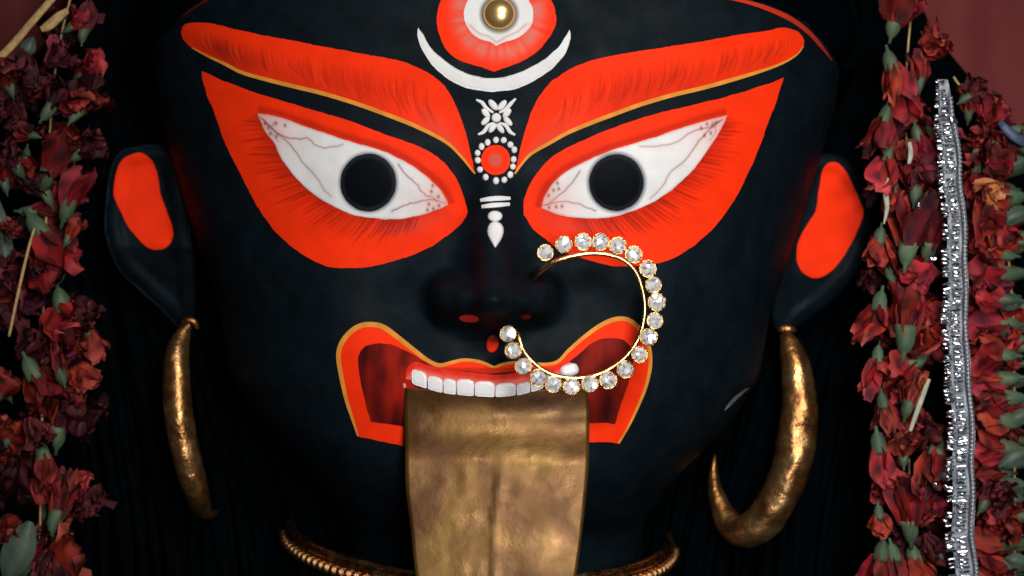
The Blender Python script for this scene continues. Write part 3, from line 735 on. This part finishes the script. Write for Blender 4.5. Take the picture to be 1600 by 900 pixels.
# ------------------------------------------------------------------ brass tongue sheet
def build_tongue():
    L = catmull([(633,606),(631,640),(633,700),(634,760),(642,830),(650,900),(664,960),(700,1010),(776,1040)], 8)
    Rr = catmull([(917,606),(921,640),(920,720),(917,760),(911,820),(900,900),(886,960),(850,1010),(776,1040)], 8)
    tr = np.linspace(0, 1, len(L)); nr_, nc = 70, 44
    rr_ = np.linspace(0, 1, nr_); rowsL = np.column_stack([np.interp(rr_, tr, L[:, k]) for k in (0, 1)]); rowsR = np.column_stack([np.interp(rr_, tr, Rr[:, k]) for k in (0, 1)])
    V = []
    for j in range(nr_):
        for i in range(nc):
            u = i/(nc-1); x, y = rowsL[j]*(1-u)+rowsR[j]*u
            y += 4*(1-(2*u-1)**2)*max(0, 1-rr_[j]*6)
            d0 = head_s.hit(x, min(y, 700))[0][1]/U-3
            dh = np.interp(y, [596, 650, 720, 800, 900, 1040], [-8, -20, -36, -50, -60, -62])+3*abs(2*u-1)**2.2
            k = float(sstep(608, 730, y)); d = d0*(1-k)+dh*k
            kn = 0.15+0.85*k
            d += kn*1.6*noise.noise((x*0.016, y*0.013, 3))+kn*0.5*noise.noise((x*0.05, y*0.04, 8))+kn*1.2*abs(noise.noise((x*0.022, y*0.03, 12)))
            d += -1.6*math.exp(-((x-778-6*math.sin(y*0.02))/5)**2)*sstep(700, 760, y)
            V.append(P(x, y, d))
    F = []
    for j in range(nr_-1):
        for i in range(nc-1):
            a = j*nc+i; F.append((a, a+1, a+nc+1, a+nc))
    m = len(V); V2 = [v+Vector((0, 0.0009, 0)) for v in V]; F2 = [tuple(m+i for i in reversed(f)) for f in F]
    ring = [i for i in range(nc)]+[j*nc+nc-1 for j in range(1, nr_)]+[(nr_-1)*nc+i for i in range(nc-2, -1, -1)]+[j*nc for j in range(nr_-2, 0, -1)]
    Fr = [(ring[(k+1) % len(ring)], ring[k], m+ring[k], m+ring[(k+1) % len(ring)]) for k in range(len(ring))]
    o = link('tongue_sheet', mesh('tongue_sheet', V+V2, F+F2+Fr), None, M['tongue'])
    tag(o, 'dented brass sheet tongue hanging out of the open mouth', 'metal tongue')
build_tongue()

# ------------------------------------------------------------------ jewelled nose ring
ring = thing('nose_ring', P(838, 432, -70), 'large gold nose ring set with round clear stones', 'nose ring')
wire = [(833,438,-60),(841,428,-72),(852,418,-80),(868,408,-84),(895,400,-84),(925,396,-82),(950,398,-80),(972,405,-78),(990,420,-76),(1000,440,-74),(1007,470,-72),(1006,500,-72),(997,530,-72),(980,555,-74),(958,573,-76),(932,586,-78),(900,591,-80),(872,588,-82),(850,579,-84),(831,564,-86),(817,546,-86),(810,524,-80),(806,512,-72)]
pix_tube('wire', [(a, b, c3, 3.6 if 0 < i < len(wire)-1 else 1.5) for i, (a, b, c3) in enumerate(wire)], ring, M['gold'], 10, n=5)
stones = [(852,395),(881,382),(911,378),(938,378),(965,384),(990,398),(1012,420),(1021,445),(1026,472),(1023,501),(1014,527),(999,554),(977,577),(950,594),(922,600),(893,604),(865,600),(841,590),(818,573),(802,548),(794,522)]
def setting_mesh():
    prof = [(0.2, 0.42), (0.75, 0.4), (0.98, 0.1), (1.04, -0.12), (1.02, -0.18), (0.94, -0.16), (0.92, 0.1)]; n = 22; V = []; F = []
    for (r_, y) in prof:
        for k in range(n): V.append((r_*math.cos(2*math.pi*k/n), y, r_*math.sin(2*math.pi*k/n)))
    for j in range(len(prof)-1):
        for k in range(n):
            a = j*n+k; b = j*n+(k+1) % n; F.append((a, b, b+n, a+n))
    # four claws
    for c4 in range(4):
        a = math.pi/4+c4*math.pi/2; b0 = len(V)
        for (r_, y, w_) in [(1.03, -0.1, 0.1), (0.98, -0.26, 0.09), (0.86, -0.32, 0.05)]:
            for sgn in (-1, 1):
                an = a+sgn*w_; V.append((r_*math.cos(an), y, r_*math.sin(an)))
        F += [(b0, b0+1, b0+3, b0+2), (b0+2, b0+3, b0+5, b0+4)]
    return mesh('stone_setting', V, F)
def gem_mesh(seed, material='gem'):
    """cut stone: every facet its own triangle with a slightly different tilt and tone"""
    r = random.Random(seed); n = 9; V = []; F = []
    j = lambda a: r.uniform(-a, a)
    for (r_, y, off) in [(0.98, 0.05, 0), (0.84, -0.26, 0.5), (0.46, -0.4, 0)]:
        for k in range(n):
            a = 2*math.pi*(k+off+j(0.15))/n; V.append(((r_+j(0.05))*math.cos(a), y+j(0.07), (r_+j(0.05))*math.sin(a)))
    V.append((j(0.15), -0.46+j(0.08), j(0.15)))
    for k in range(n):
        k1 = (k+1) % n
        F += [(k, k1, n+k), (k1, n+k1, n+k), (n+k, n+k1, 2*n+k1), (n+k, 2*n+k1, 2*n+k), (2*n+k, 2*n+k1, 3*n)]
    me = mesh('gem', V, F, smooth=False)
    bm = bmesh.new(); bm.from_mesh(me); bmesh.ops.recalc_face_normals(bm, faces=bm.faces); bmesh.ops.split_edges(bm, edges=bm.edges); bm.to_mesh(me); bm.free()
    cols = np.ones((len(me.vertices), 3))
    for p in me.polygons:
        c6 = r.choice([(0.97, 0.95, 0.94), (0.72, 0.69, 0.72), (0.4, 0.36, 0.37), (0.9, 0.8, 0.66), (0.84, 0.84, 0.92), (0.97, 0.94, 0.94)])  # random facet colours stand in for sparkle and reflections
        for v in p.vertices: cols[v] = c6
    set_col(me, cols)
    return me
set_me = setting_mesh(); gem_mes = [gem_mesh(k) for k in range(7)]
for k, (x, y) in enumerate(stones):
    so = bpy.data.objects.new('stone_setting', set_me); COL.objects.link(so); so.parent = ring
    if not set_me.materials: set_me.materials.append(M['gold'])
    so.location = P(x, y, -86+random.uniform(-2, 2))-ring.location
    so.rotation_euler = (R(random.uniform(-12, 10)), 0, R(random.uniform(-14, 14)))
    so.scale = (random.uniform(12.4, 13.6)*U,)*3
    gm = gem_mes[k % 7]
    if not gm.materials: gm.materials.append(M['gem'])
    g = bpy.data.objects.new('gem', gm); COL.objects.link(g); g.parent = so; g.rotation_euler = (0, R(random.uniform(0, 360)), 0)

# ------------------------------------------------------------------ earrings
eaL = thing('hoop_earring', P(290, 505, 300), 'heavy gold foil hoop earring seen nearly edge on, under the narrow bean shaped ear', 'earring', 'gold hoop earrings')
pix_tube('hoop', [(296,508,300,7),(286,522,296,13),(277,552,286,20),(275,600,272,23),(280,655,266,24),(290,710,270,23.5),(303,758,284,22),(313,788,314,17),(322,802,346,11),(332,804,372,6),(340,796,388,2)], eaL, M['earring'], 32, n=14, dent=0.05)
pix_tube('clasp', [(284,506,300,4),(292,500,298,6),(303,503,298,6),(309,514,300,4)], eaL, M['earring'], 12)
eaR = thing('hoop_earring', P(1230, 520, 300), 'thick gold foil hoop earring opened to show its tapering tip', 'earring', 'gold hoop earrings')
pix_tube('hoop', [(1226,522,300,10),(1234,540,294,17),(1243,575,286,25),(1248,625,278,29),(1246,680,274,31),(1234,735,274,32),(1212,785,280,32),(1183,822,292,30),(1155,830,312,26),(1132,806,330,20),(1119,772,344,14),(1115,740,352,8),(1117,711,356,1)], eaR, M['earring'], 36, n=14, dent=0.1)
pix_tube('clasp', [(1217,517,300,4),(1224,514,298,7),(1236,515,298,7),(1243,518,300,3)], eaR, M['earring'], 12)
pix_tube('fold', [(1244,665,240,2),(1255,662,243,2.6),(1268,664,250,2),(1274,660,256,1)], eaR, M['earring'], 8)

# ------------------------------------------------------------------ choker
chk = thing('choker', P(750, 900, AX), 'coppery gold collar with a beaded lower edge round the neck', 'necklace')
def chk_pt(phi, dr, dz):
    x = 749+(297+dr)*math.cos(phi); sy = math.sin(phi)
    return P(x, 826+14*math.cos(phi)+(78*sy if sy > 0 else 30*sy)+dz, AX-(285+dr)*sy)
def ring_tube(name, dr, dz, rad, parent, n=150, flat=1.0):
    pth = [chk_pt(2*math.pi*k/n, dr, dz) for k in range(n)]
    V, F = tube(pth, [rad*U]*n, 12, flat, caps=False)
    ns = 12
    for k in range(ns):
        a = (n-1)*ns+k; b = (n-1)*ns+(k+1) % ns; F.append((a, b, (k+1) % ns, k))
    return link(name, mesh(name, V, F), parent, M['choker'])
ring_tube('rim', 0, 0, 5, chk); ring_tube('band', 0, 13, 9, chk)
bmh = bmesh.new(); bmesh.ops.create_icosphere(bmh, subdivisions=2, radius=1); bead_me = bpy.data.meshes.new('bead'); bmh.to_mesh(bead_me); bmh.free()
for p in bead_me.polygons: p.use_smooth = True
bead_me.materials.append(M['choker'])
for k in range(120):
    ph = 2*math.pi*k/120
    b = bpy.data.objects.new('bead', bead_me); COL.objects.link(b); b.parent = chk
    b.location = chk_pt(ph, 9, 24)-chk.location; b.scale = (8.5*U, 8.5*U, 10.5*U); b.rotation_euler = (0, R(20), -ph)

# ------------------------------------------------------------------ flowers
def petal_mesh(seed, ln, wd, flare, crump, curl, wilt=False):
    """one crumpled petal rising from the throat along +Z and leaning out along +X"""
    nu, nv = 7, 8; V = []; T = []
    r = random.Random(seed); o1 = r.uniform(0, 50)
    for j in range(nv):
        t = j/(nv-1)
        for i in range(nu):
            u = i/(nu-1)*2-1
            wv = wd*(0.28+0.72*math.sin(math.pi*min(1, 0.12+t*0.72))**0.9)*(1-0.35*max(0, t-0.75)*4*abs(u)**1.5)
            rad = 0.07+flare*t**1.6-curl*max(0, t-0.7)**2*3
            x = rad-0.25*wv*u*u+crump*(noise.noise((u*1.6+o1, t*3, 1))*t+0.35*noise.noise((u*4+o1, t*6, 2))*t)
            y = wv*u+crump*0.8*noise.noise((u*1.5, t*3+o1, 5))*t
            z = 0.26+ln*t-0.12*ln*abs(u)**2*t+crump*0.8*noise.noise((u*2+o1, t*2, 7))*t-curl*max(0, t-0.6)**2*1.5
            V.append((x, y, z)); T.append((u, t))
    F = []
    for j in range(nv-1):
        for i in range(nu-1):
            a = j*nu+i; F.append((a, a+1, a+nu+1, a+nu))
    me = mesh('petal', V, F); T = np.array(T)
    n1 = np.array([noise.noise((a*2+o1, b*3, 4)) for a, b in T]); vein = 0.5+0.5*np.cos(T[:, 0]*14)
    base = srgb(148, 27, 27); col = np.repeat(base[None], len(T), 0)
    col = lerp(col, srgb(192, 42, 36), np.clip(0.35+n1, 0, 1))
    col = lerp(col, srgb(196, 84, 80), np.clip(sstep(0.5, 1.0, T[:, 1])*(0.45+0.8*n1), 0, 0.8))
    col = lerp(col, srgb(48, 14, 22), np.clip(-2.0*n1+0.15, 0, 0.85))
    if wilt:
        col = np.repeat(srgb(74, 20, 30)[None], len(T), 0)
        col = lerp(col, srgb(150, 58, 66), np.clip(0.15+1.3*n1, 0, 0.9)); col = lerp(col, srgb(34, 12, 20), np.clip(-1.8*n1+0.1, 0, 0.9))
    col = col*(0.82+0.18*vein)[:, None]
    set_col(me, col); me.materials.append(M['petal']); return me
def lathe(name, prof, n, colfn, material, wob=0.0):
    V = []; F = []
    for (r_, z) in prof:
        for k in range(n):
            a = 2*math.pi*k/n; q = 1+wob*noise.noise((math.cos(a)*1.5, math.sin(a)*1.5, z*4))
            V.append((r_*q*math.cos(a), r_*q*math.sin(a), z))
    for j in range(len(prof)-1):
        for k in range(n):
            a = j*n+k; b = j*n+(k+1) % n; F.append((a, b, b+n, a+n))
    F.append(tuple(range(n-1, -1, -1))); F.append(tuple((len(prof)-1)*n+k for k in range(n)))
    me = mesh(name, V, F); set_col(me, np.array([colfn(v) for v in V])); me.materials.append(material); return me
pet_bud = [petal_mesh(k, 0.78, 0.22, 0.17, 0.12, 0.0) for k in range(7)]
pet_open = [petal_mesh(20+k, 0.74, 0.32, 0.34, 0.2, 0.25) for k in range(7)]
pet_crum = [petal_mesh(40+k, 0.64, 0.4, 0.44, 0.36, 0.6) for k in range(8)]
pet_wilt = [petal_mesh(60+k, 0.8, 0.2, 0.5, 0.55, 1.0, True) for k in range(9)]
cores = [lathe('flower', [(0.05, 0.2), (0.1, 0.35), (0.13, 0.55), (0.11, 0.72), (0.05, 0.85)], 8, lambda v: srgb(112, 26, 30)*(0.8+0.4*noise.noise((v[0]*9, v[1]*9, v[2]*9+q))), M['petal'], 0.6) for q in range(3)]
cal_me = []
for q in range(3):
    cal_me.append(lathe('calyx', [(0.03, -0.12), (0.035, -0.02), (0.085, 0.03), (0.125, 0.14), (0.14, 0.28), (0.15, 0.36), (0.115, 0.33)], 10,
                        lambda v: lerp(srgb(66, 88, 66)[None], srgb(104, 116, 84)[None], np.array([np.clip(v[2]*2+noise.noise((v[0]*20, v[1]*20, q)), 0, 1)]))[0], M['calyx'], 0.25))
stam_me = lathe('stamen', [(0.02, 0.5), (0.025, 0.9), (0.07, 0.96), (0.06, 1.05), (0.02, 1.1)], 7, lambda v: srgb(196, 92, 30), M['petal'], 0.9)
frand = random.Random(99)
def flower(gar, cx, cy, px, py, kind='open', dep=170, scale=1.0, lean=None, calyx=True, stamen=False):
    dd = frand.uniform(-10, 10) if lean is None else lean
    a = P(cx, cy, dep+dd); b = P(px, py, dep-dd)
    ax = b-a; ln = ax.length; q = ax.to_track_quat('Z', 'Y')
    f = bpy.data.objects.new('flower', frand.choice(cores)); COL.objects.link(f); f.parent = gar
    f.location = a-gar.location
    f.rotation_euler = (q.to_matrix() @ Matrix.Rotation(frand.uniform(0, 6.28), 3, 'Z')).to_euler(); f.scale = (ln*scale,)*3
    pool, n = {'bud': (pet_bud, 5), 'open': (pet_open, 5), 'crumpled': (pet_crum, 6), 'wilted': (pet_wilt, 6)}[kind]
    for k in range(n):
        p = bpy.data.objects.new('petal', frand.choice(pool)); COL.objects.link(p); p.parent = f
        p.rotation_euler = (frand.uniform(-.15, .15), frand.uniform(-.12, .22), 2*math.pi*k/n+frand.uniform(-.3, .3)); sc = frand.uniform(0.8, 1.12); p.scale = (sc, sc, sc)
    if calyx and (kind not in ('crumpled', 'wilted') or frand.random() < 0.45):
        c5 = bpy.data.objects.new('calyx', frand.choice(cal_me)); COL.objects.link(c5); c5.parent = f
    if stamen:
        c5 = bpy.data.objects.new('stamen', stam_me); COL.objects.link(c5); c5.parent = f
    return f
# inner garland beside the tinsel: (calyx x, y, petal end x, y, kind, depth)
inner = thing('flower_garland', P(1410, 450, 200), 'garland of wilted red flowers with green calyxes hanging between ear and silver tinsel', 'garland', 'flower garlands')
IN = [(1392,58,1408,-8,'open',170),(1387,80,1404,146,'bud',160),(1428,84,1476,58,'crumpled',175),(1437,142,1438,100,'bud',170),(1386,166,1371,224,'bud',155),(1430,196,1442,250,'open',165),
 (1388,226,1378,282,'open',160),(1420,228,1460,286,'crumpled',165),(1428,318,1438,262,'open',150),(1415,414,1430,330,'bud',150),(1450,410,1456,340,'bud',165),(1377,356,1370,412,'open',155),
 (1400,400,1440,440,'crumpled',160),(1396,440,1380,392,'bud',170),(1378,456,1366,522,'open',150),(1412,552,1420,460,'bud',140),(1440,500,1470,560,'crumpled',150),(1374,540,1366,596,'bud',155),(1446,556,1388,588,'open',150),
 (1377,614,1384,662,'bud',160),(1414,652,1428,596,'bud',142),(1370,676,1382,744,'bud',150),(1412,728,1410,676,'crumpled',155),(1466,680,1458,750,'bud',160),(1370,730,1396,770,'crumpled',158),(1423,846,1416,770,'bud',140),
 (1372,790,1376,832,'open',150),(1381,846,1368,912,'bud',148),(1392,850,1408,910,'bud',150),(1424,852,1440,916,'open',158),(1450,760,1468,812,'crumpled',175),(1440,820,1460,870,'crumpled',175),(1400,330,1412,372,'bud',185),
 (1440,640,1466,690,'crumpled',180),(1400,620,1420,660,'open',190),(1412,120,1420,176,'open',190),(1450,200,1480,232,'crumpled',190),(1455,360,1478,400,'crumpled',190),(1440,460,1462,500,'crumpled',185),(1395,280,1402,330,'open',190),
 (1405,500,1440,526,'crumpled',185),(1425,740,1440,790,'crumpled',185),(1395,560,1408,610,'open',188),(1400,900,1420,850,'crumpled',190)]
for i, t in enumerate(IN): flower(inner, *t[:4], kind='wilted' if t[4] == 'crumpled' and i % 2 else t[4], dep=t[5], scale=1.3)
# outer garland behind the tinsel, flowers lying sideways
outer = thing('flower_garland', P(1570, 550, 240), 'garland of red flowers threaded sideways with green calyxes pointing outward, past the silver tinsel', 'garland', 'flower garlands')
OUT = [(1592,508,1520,514,'bud'),(1588,556,1520,552,'open'),(1594,590,1518,596,'bud'),(1600,622,1530,622,'bud'),(1596,660,1516,650,'open'),(1592,700,1522,694,'open'),(1582,740,1534,742,'bud'),(1530,800,1552,762,'crumpled'),
 (1590,852,1522,846,'bud'),(1590,880,1528,884,'open'),(1530,830,1570,800,'crumpled'),(1586,470,1522,466,'open'),(1592,430,1516,424,'open'),(1600,446,1540,436,'crumpled'),(1586,400,1530,392,'crumpled'),(1528,400,1514,366,'bud'),
 (1592,350,1520,330,'crumpled'),(1580,300,1528,290,'crumpled'),(1600,270,1540,250,'crumpled'),(1512,190,1514,150,'bud'),(1530,200,1560,160,'crumpled'),(1500,160,1530,140,'crumpled'),(1560,230,1536,210,'open'),(1610,240,1572,216,'crumpled'),(1520,240,1540,220,'crumpled'),
 (1600,780,1560,776,'crumpled'),(1606,530,1570,530,'crumpled'),(1608,690,1566,676,'open'),(1608,820,1566,826,'crumpled'),(1606,380,1566,370,'open'),(1606,570,1572,566,'open'),(1530,260,1516,300,'bud'),(1500,330,1520,360,'crumpled'),(1500,480,1518,440,'crumpled'),(1500,690,1512,650,'crumpled')]
for i, t in enumerate(OUT): flower(outer, *t[:4], kind='wilted' if t[4] == 'crumpled' and i % 2 else t[4], dep=225+frand.uniform(-15, 20), scale=1.3)
# garland on the other shoulder
left = thing('flower_garland', P(70, 450, 200), 'dark garland of shrivelled red flowers with pale straw stalks stuck in it', 'garland', 'flower garlands')
LE = [(48,62,26,112,'open'),(60,112,96,78,'crumpled'),(100,50,126,30,'bud'),(128,66,134,24,'bud'),(66,186,96,146,'open'),(110,190,140,150,'crumpled'),(20,150,8,112,'open'),(60,214,30,206,'open'),(112,250,146,226,'crumpled'),
 (66,296,86,234,'bud'),(98,346,118,280,'bud'),(36,276,10,240,'crumpled'),(30,330,82,332,'bud'),(46,338,92,408,'open'),(100,384,118,352,'bud'),(10,376,20,350,'crumpled'),(60,450,66,414,'crumpled'),(90,442,104,404,'bud'),(90,452,106,526,'crumpled'),
 (132,500,150,546,'bud'),(10,560,60,540,'open'),(100,600,84,556,'bud'),(40,560,70,622,'open'),(-10,630,12,590,'open'),(88,700,96,632,'bud'),(20,690,44,756,'crumpled'),(64,690,72,750,'bud'),(100,740,134,760,'crumpled'),(82,832,98,764,'bud'),
 (72,840,78,906,'crumpled'),(30,900,110,876,'open'),(120,700,128,640,'crumpled'),(20,460,4,410,'crumpled'),(110,120,130,170,'crumpled'),(40,150,20,190,'crumpled'),(10,700,14,660,'open'),(0,800,10,840,'crumpled'),(130,820,142,780,'crumpled'),(40,640,60,680,'crumpled'),(110,560,128,600,'crumpled'),(30,500,50,470,'crumpled'),(80,320,60,280,'crumpled'),(10,300,0,260,'open'),(120,450,132,490,'crumpled'),(20,100,0,140,'crumpled')]
for i, t in enumerate(LE): flower(left, *t[:4], kind='wilted' if (t[4] == 'crumpled' and i % 3) or (t[4] == 'open' and i % 4 == 0) else t[4], dep=190+frand.uniform(-25, 25), scale=1.4)
# more of the same flowers packed behind the front ones
for k in range(44):
    x = frand.uniform(-6, 118); y = 95+k*18.6+frand.uniform(-12, 12); a = frand.uniform(0, 6.28); L = frand.uniform(34, 52)
    flower(left, x, y, x+L*math.cos(a), y+L*math.sin(a), frand.choice(['wilted', 'wilted', 'crumpled', 'open']), 232+frand.uniform(-12, 15), 1.3, calyx=frand.random() < 0.4)
for k in range(32):
    x = frand.uniform(1388, 1450); y = 150+k*24+frand.uniform(-12, 12); a = frand.uniform(0, 6.28); L = frand.uniform(34, 50)
    flower(inner, x, y, x+L*math.cos(a), y+L*math.sin(a), frand.choice(['wilted', 'crumpled', 'open']), 222+frand.uniform(-10, 14), 1.25, calyx=frand.random() < 0.4)
for k in range(34):
    y = 200+k*21+frand.uniform(-8, 8); x = frand.uniform(1585, 1618); L = frand.uniform(52, 78)
    flower(outer, x, y+frand.uniform(-8, 8), x-L, y, frand.choice(['bud', 'bud', 'open', 'wilted']), 258+frand.uniform(-12, 10), 1.2)
# strings the flowers are threaded on
for gar, xs in ((inner, [(1430,-40),(1415,150),(1425,400),(1420,650),(1425,960)]), (outer, [(1490,120),(1545,220),(1580,450),(1585,700),(1585,960)]), (left, [(120,-40),(85,120),(70,400),(65,700),(60,960)])):
    pix_tube('string', [(a, b, 215 if gar is not outer else 245, 2.0) for a, b in xs], gar, M['straw'], 6)
# dry stalks and slivers
pix_tube('straw', [(-30,112,165,5.5),(10,80,162,7),(50,34,160,6.5),(92,-14,160,6)], left, M['straw'], 8, 0.5)
pix_tube('straw', [(64,46,150,5),(76,40,150,8.5),(92,26,150,8),(106,16,150,5)], left, M['straw'], 8, 0.4)
pix_tube('straw', [(54,356,140,2.0),(44,390,140,2.6),(30,450,140,2.8),(14,526,142,2.4)], left, M['straw'], 8)
M['pale'] = mat('pale_dry_stem', (0.4, 0.4, 0.3), 0.5, spec=0.3, noise_amt=0.3, noise_scale=250)
pix_tube('straw', [(1452,592,130,3),(1444,612,130,4.5),(1434,640,130,4.5),(1422,674,132,3)], inner, M['pale'], 8, 0.6)
pix_tube('straw', [(1388,278,140,2),(1384,300,140,4.5),(1386,325,140,4),(1381,350,142,1.5)], inner, M['pale'], 8, 0.5)
pix_tube('straw', [(1421,222,140,3),(1423,240,140,4.5),(1420,256,140,3)], inner, M['pale'], 8, 0.5)
M['leaf'] = mat('dull_green_leaf', (0.075, 0.105, 0.075), 0.5, spec=0.35, noise_amt=0.3, noise_scale=120, bump=0.2)
def leaf(gar, x0, y0, x1, y1, wd, dep):
    V = []; F = []; n = 9; a = np.array([x0, y0]); b = np.array([x1, y1]); t_ = (b-a)/np.linalg.norm(b-a); nr = np.array([-t_[1], t_[0]])
    for i in range(n):
        t = i/(n-1); wv = wd*math.sin(math.pi*(0.06+0.9*t))**0.8
        for k in range(5):
            u = k/2-1; q = a+(b-a)*t+nr*wv*u; V.append(P(q[0], q[1], dep+10*abs(u)-8*math.sin(t*3)+3*noise.noise((t*4, u*3, x0))))
    for i in range(n-1):
        for k in range(4): p = i*5+k; F.append((p, p+1, p+6, p+5))
    link('leaf', mesh('leaf', V, F), gar, M['leaf'])
leaf(left, 10, 905, 48, 815, 26, 175); leaf(left, -12, 300, 16, 440, 16, 190); leaf(left, 36, 90, 52, 58, 12, 165)
for (x0, y0, x1, y1, w_) in [(1612,700,1560,730,14),(1612,640,1572,664,12),(1606,330,1560,348,12),(1600,470,1560,480,10),(1606,250,1560,262,12),(1608,880,1570,872,12),(1606,760,1562,752,10),(1480,210,1500,232,9)]:
    leaf(outer, x0, y0, x1, y1, w_, 215)
M['blue'] = mat('faded_blue_petal', (0.05, 0.075, 0.13), 0.5, noise_amt=0.3)
V, F = tube([P(*k) for k in [(1562,190,200),(1572,202,198),(1586,214,198),(1604,226,200)]], [5*U, 8*U, 9*U, 7*U], 8, 0.4)
link('ribbon_scrap', mesh('ribbon_scrap', V, F), outer, M['blue'])
M['orange'] = mat('orange_dry_petal', (0.5, 0.16, 0.045), 0.5, noise_amt=0.4, noise_scale=200)
for q in range(2):
    f = flower(outer, 1508, 285+q*8, 1566, 300+q*14, 'bud', 190, 1.0, calyx=False)
    for ch in f.children:
        ch.data = ch.data.copy(); ch.data.materials[0] = M['orange']

# ------------------------------------------------------------------ silver tinsel ribbon
tin = thing('tinsel_ribbon', P(1490, 500, 120), 'glittering silver tinsel ribbon with ridged rows hanging over the red flowers', 'ribbon')
def tin_c(y): return np.interp(y, [120, 160, 250, 500, 900, 980], [1468, 1476, 1485, 1494, 1505, 1508])+2.2*np.sin(y*0.021)+1.4*np.sin(y*0.057+1)
def tin_w(y): return np.interp(y, [120, 200, 500, 900], [18, 36, 41, 46])
V = []; F = []
ys = np.arange(124, 980, 8.0)
for y in ys:
    for u in (-0.28, -0.1, 0.1, 0.3, 0.5): V.append(P(tin_c(y)+u*tin_w(y), y, 100+2*math.cos(u*6+y*0.1)))
for j in range(len(ys)-1):
    for k in range(4): a = j*5+k; F.append((a, a+1, a+6, a+5))
M['cord'] = mat('grey_silver_thread', (0.42, 0.43, 0.47), 0.38, 0.75, noise_amt=0.2, noise_scale=600)
M['tin_back'] = mat('dull_silver_gauze', (0.17, 0.18, 0.2), 0.4, 0.6, noise_amt=0.3, noise_scale=900, bump=0.3, bump_scale=1500)
link('backing', mesh('backing', V, F), tin, M['tin_back'])
def ridge_mesh(seed):
    r = random.Random(seed); V = []; n = 6
    prof = [(-1, 0.3), (-0.75, 0.85), (-0.2, 1.0), (0.3, 0.95), (0.8, 0.8), (1, 0.3)]
    for (x, r_) in prof:
        for k in range(5):
            a = math.pi*k/4; V.append((x, -r_*math.sin(a)*(1+r.uniform(-.25, .25)), r_*math.cos(a)*(1+r.uniform(-.2, .2))))
    F = []
    for j in range(len(prof)-1):
        for k in range(4): a = j*5+k; F.append((a, a+1, a+6, a+5))
    me = mesh('ridge', V, F, smooth=False)
    bm = bmesh.new(); bm.from_mesh(me); bmesh.ops.recalc_face_normals(bm, faces=bm.faces); bm.to_mesh(me); bm.free()
    me.materials.append(M['silver']); return me
ridges = [ridge_mesh(k) for k in range(6)]
tr_ = random.Random(3)
y = 128.0
while y < 975:
    for (u, hw, skip) in ((-0.36, 0.17, 0.2), (0.04, 0.18, 0.04)):
        if tr_.random() < skip: continue
        o = bpy.data.objects.new('ridge', tr_.choice(ridges)); COL.objects.link(o); o.parent = tin
        o.location = P(tin_c(y)+u*tin_w(y), y+tr_.uniform(-1, 1), 95)-tin.location
        o.scale = (hw*tin_w(y)*U*tr_.uniform(0.85, 1.2), 4.4*U, 2.7*U)
        o.rotation_euler = (R(tr_.uniform(-24, 30)), R(tr_.uniform(-14, 6)), R(tr_.uniform(-12, 12)))
    y += 6.6
# braided cord along one edge: two twisted threads
path = []; rads_ = []
for y in np.arange(150, 980, 1.1):
    path.append(P(tin_c(y)+0.41*tin_w(y)+0.8*math.sin(y*0.9), y, 92)); rads_.append((3.4+1.7*math.sin(y*0.95))*U)
V, F = tube(path, rads_, 8); link('edge_cord', mesh('edge_cord', V, F), tin, M['cord'])
star_me = gem_mesh(77); star_me.materials.append(M['silver'])
for (x, y, sc) in [(1490,188,7),(1436,322,5),(1493,264,4),(1457,403,6),(1476,745,8),(1462,760,6),(1478,762,5),(1484,735,6),(1486,626,6),(1492,660,5),(1484,855,6),(1471,870,5),(1500,708,6),(1496,790,5),(1478,815,4)]:
    o = bpy.data.objects.new('spangle', star_me); COL.objects.link(o); o.parent = tin; o.location = P(x, y, 88)-tin.location
    o.scale = (sc*U*1.3, sc*U, sc*U*0.8); o.rotation_euler = (R(tr_.uniform(-20, 30)), R(tr_.uniform(0, 90)), R(tr_.uniform(-25, 25)))
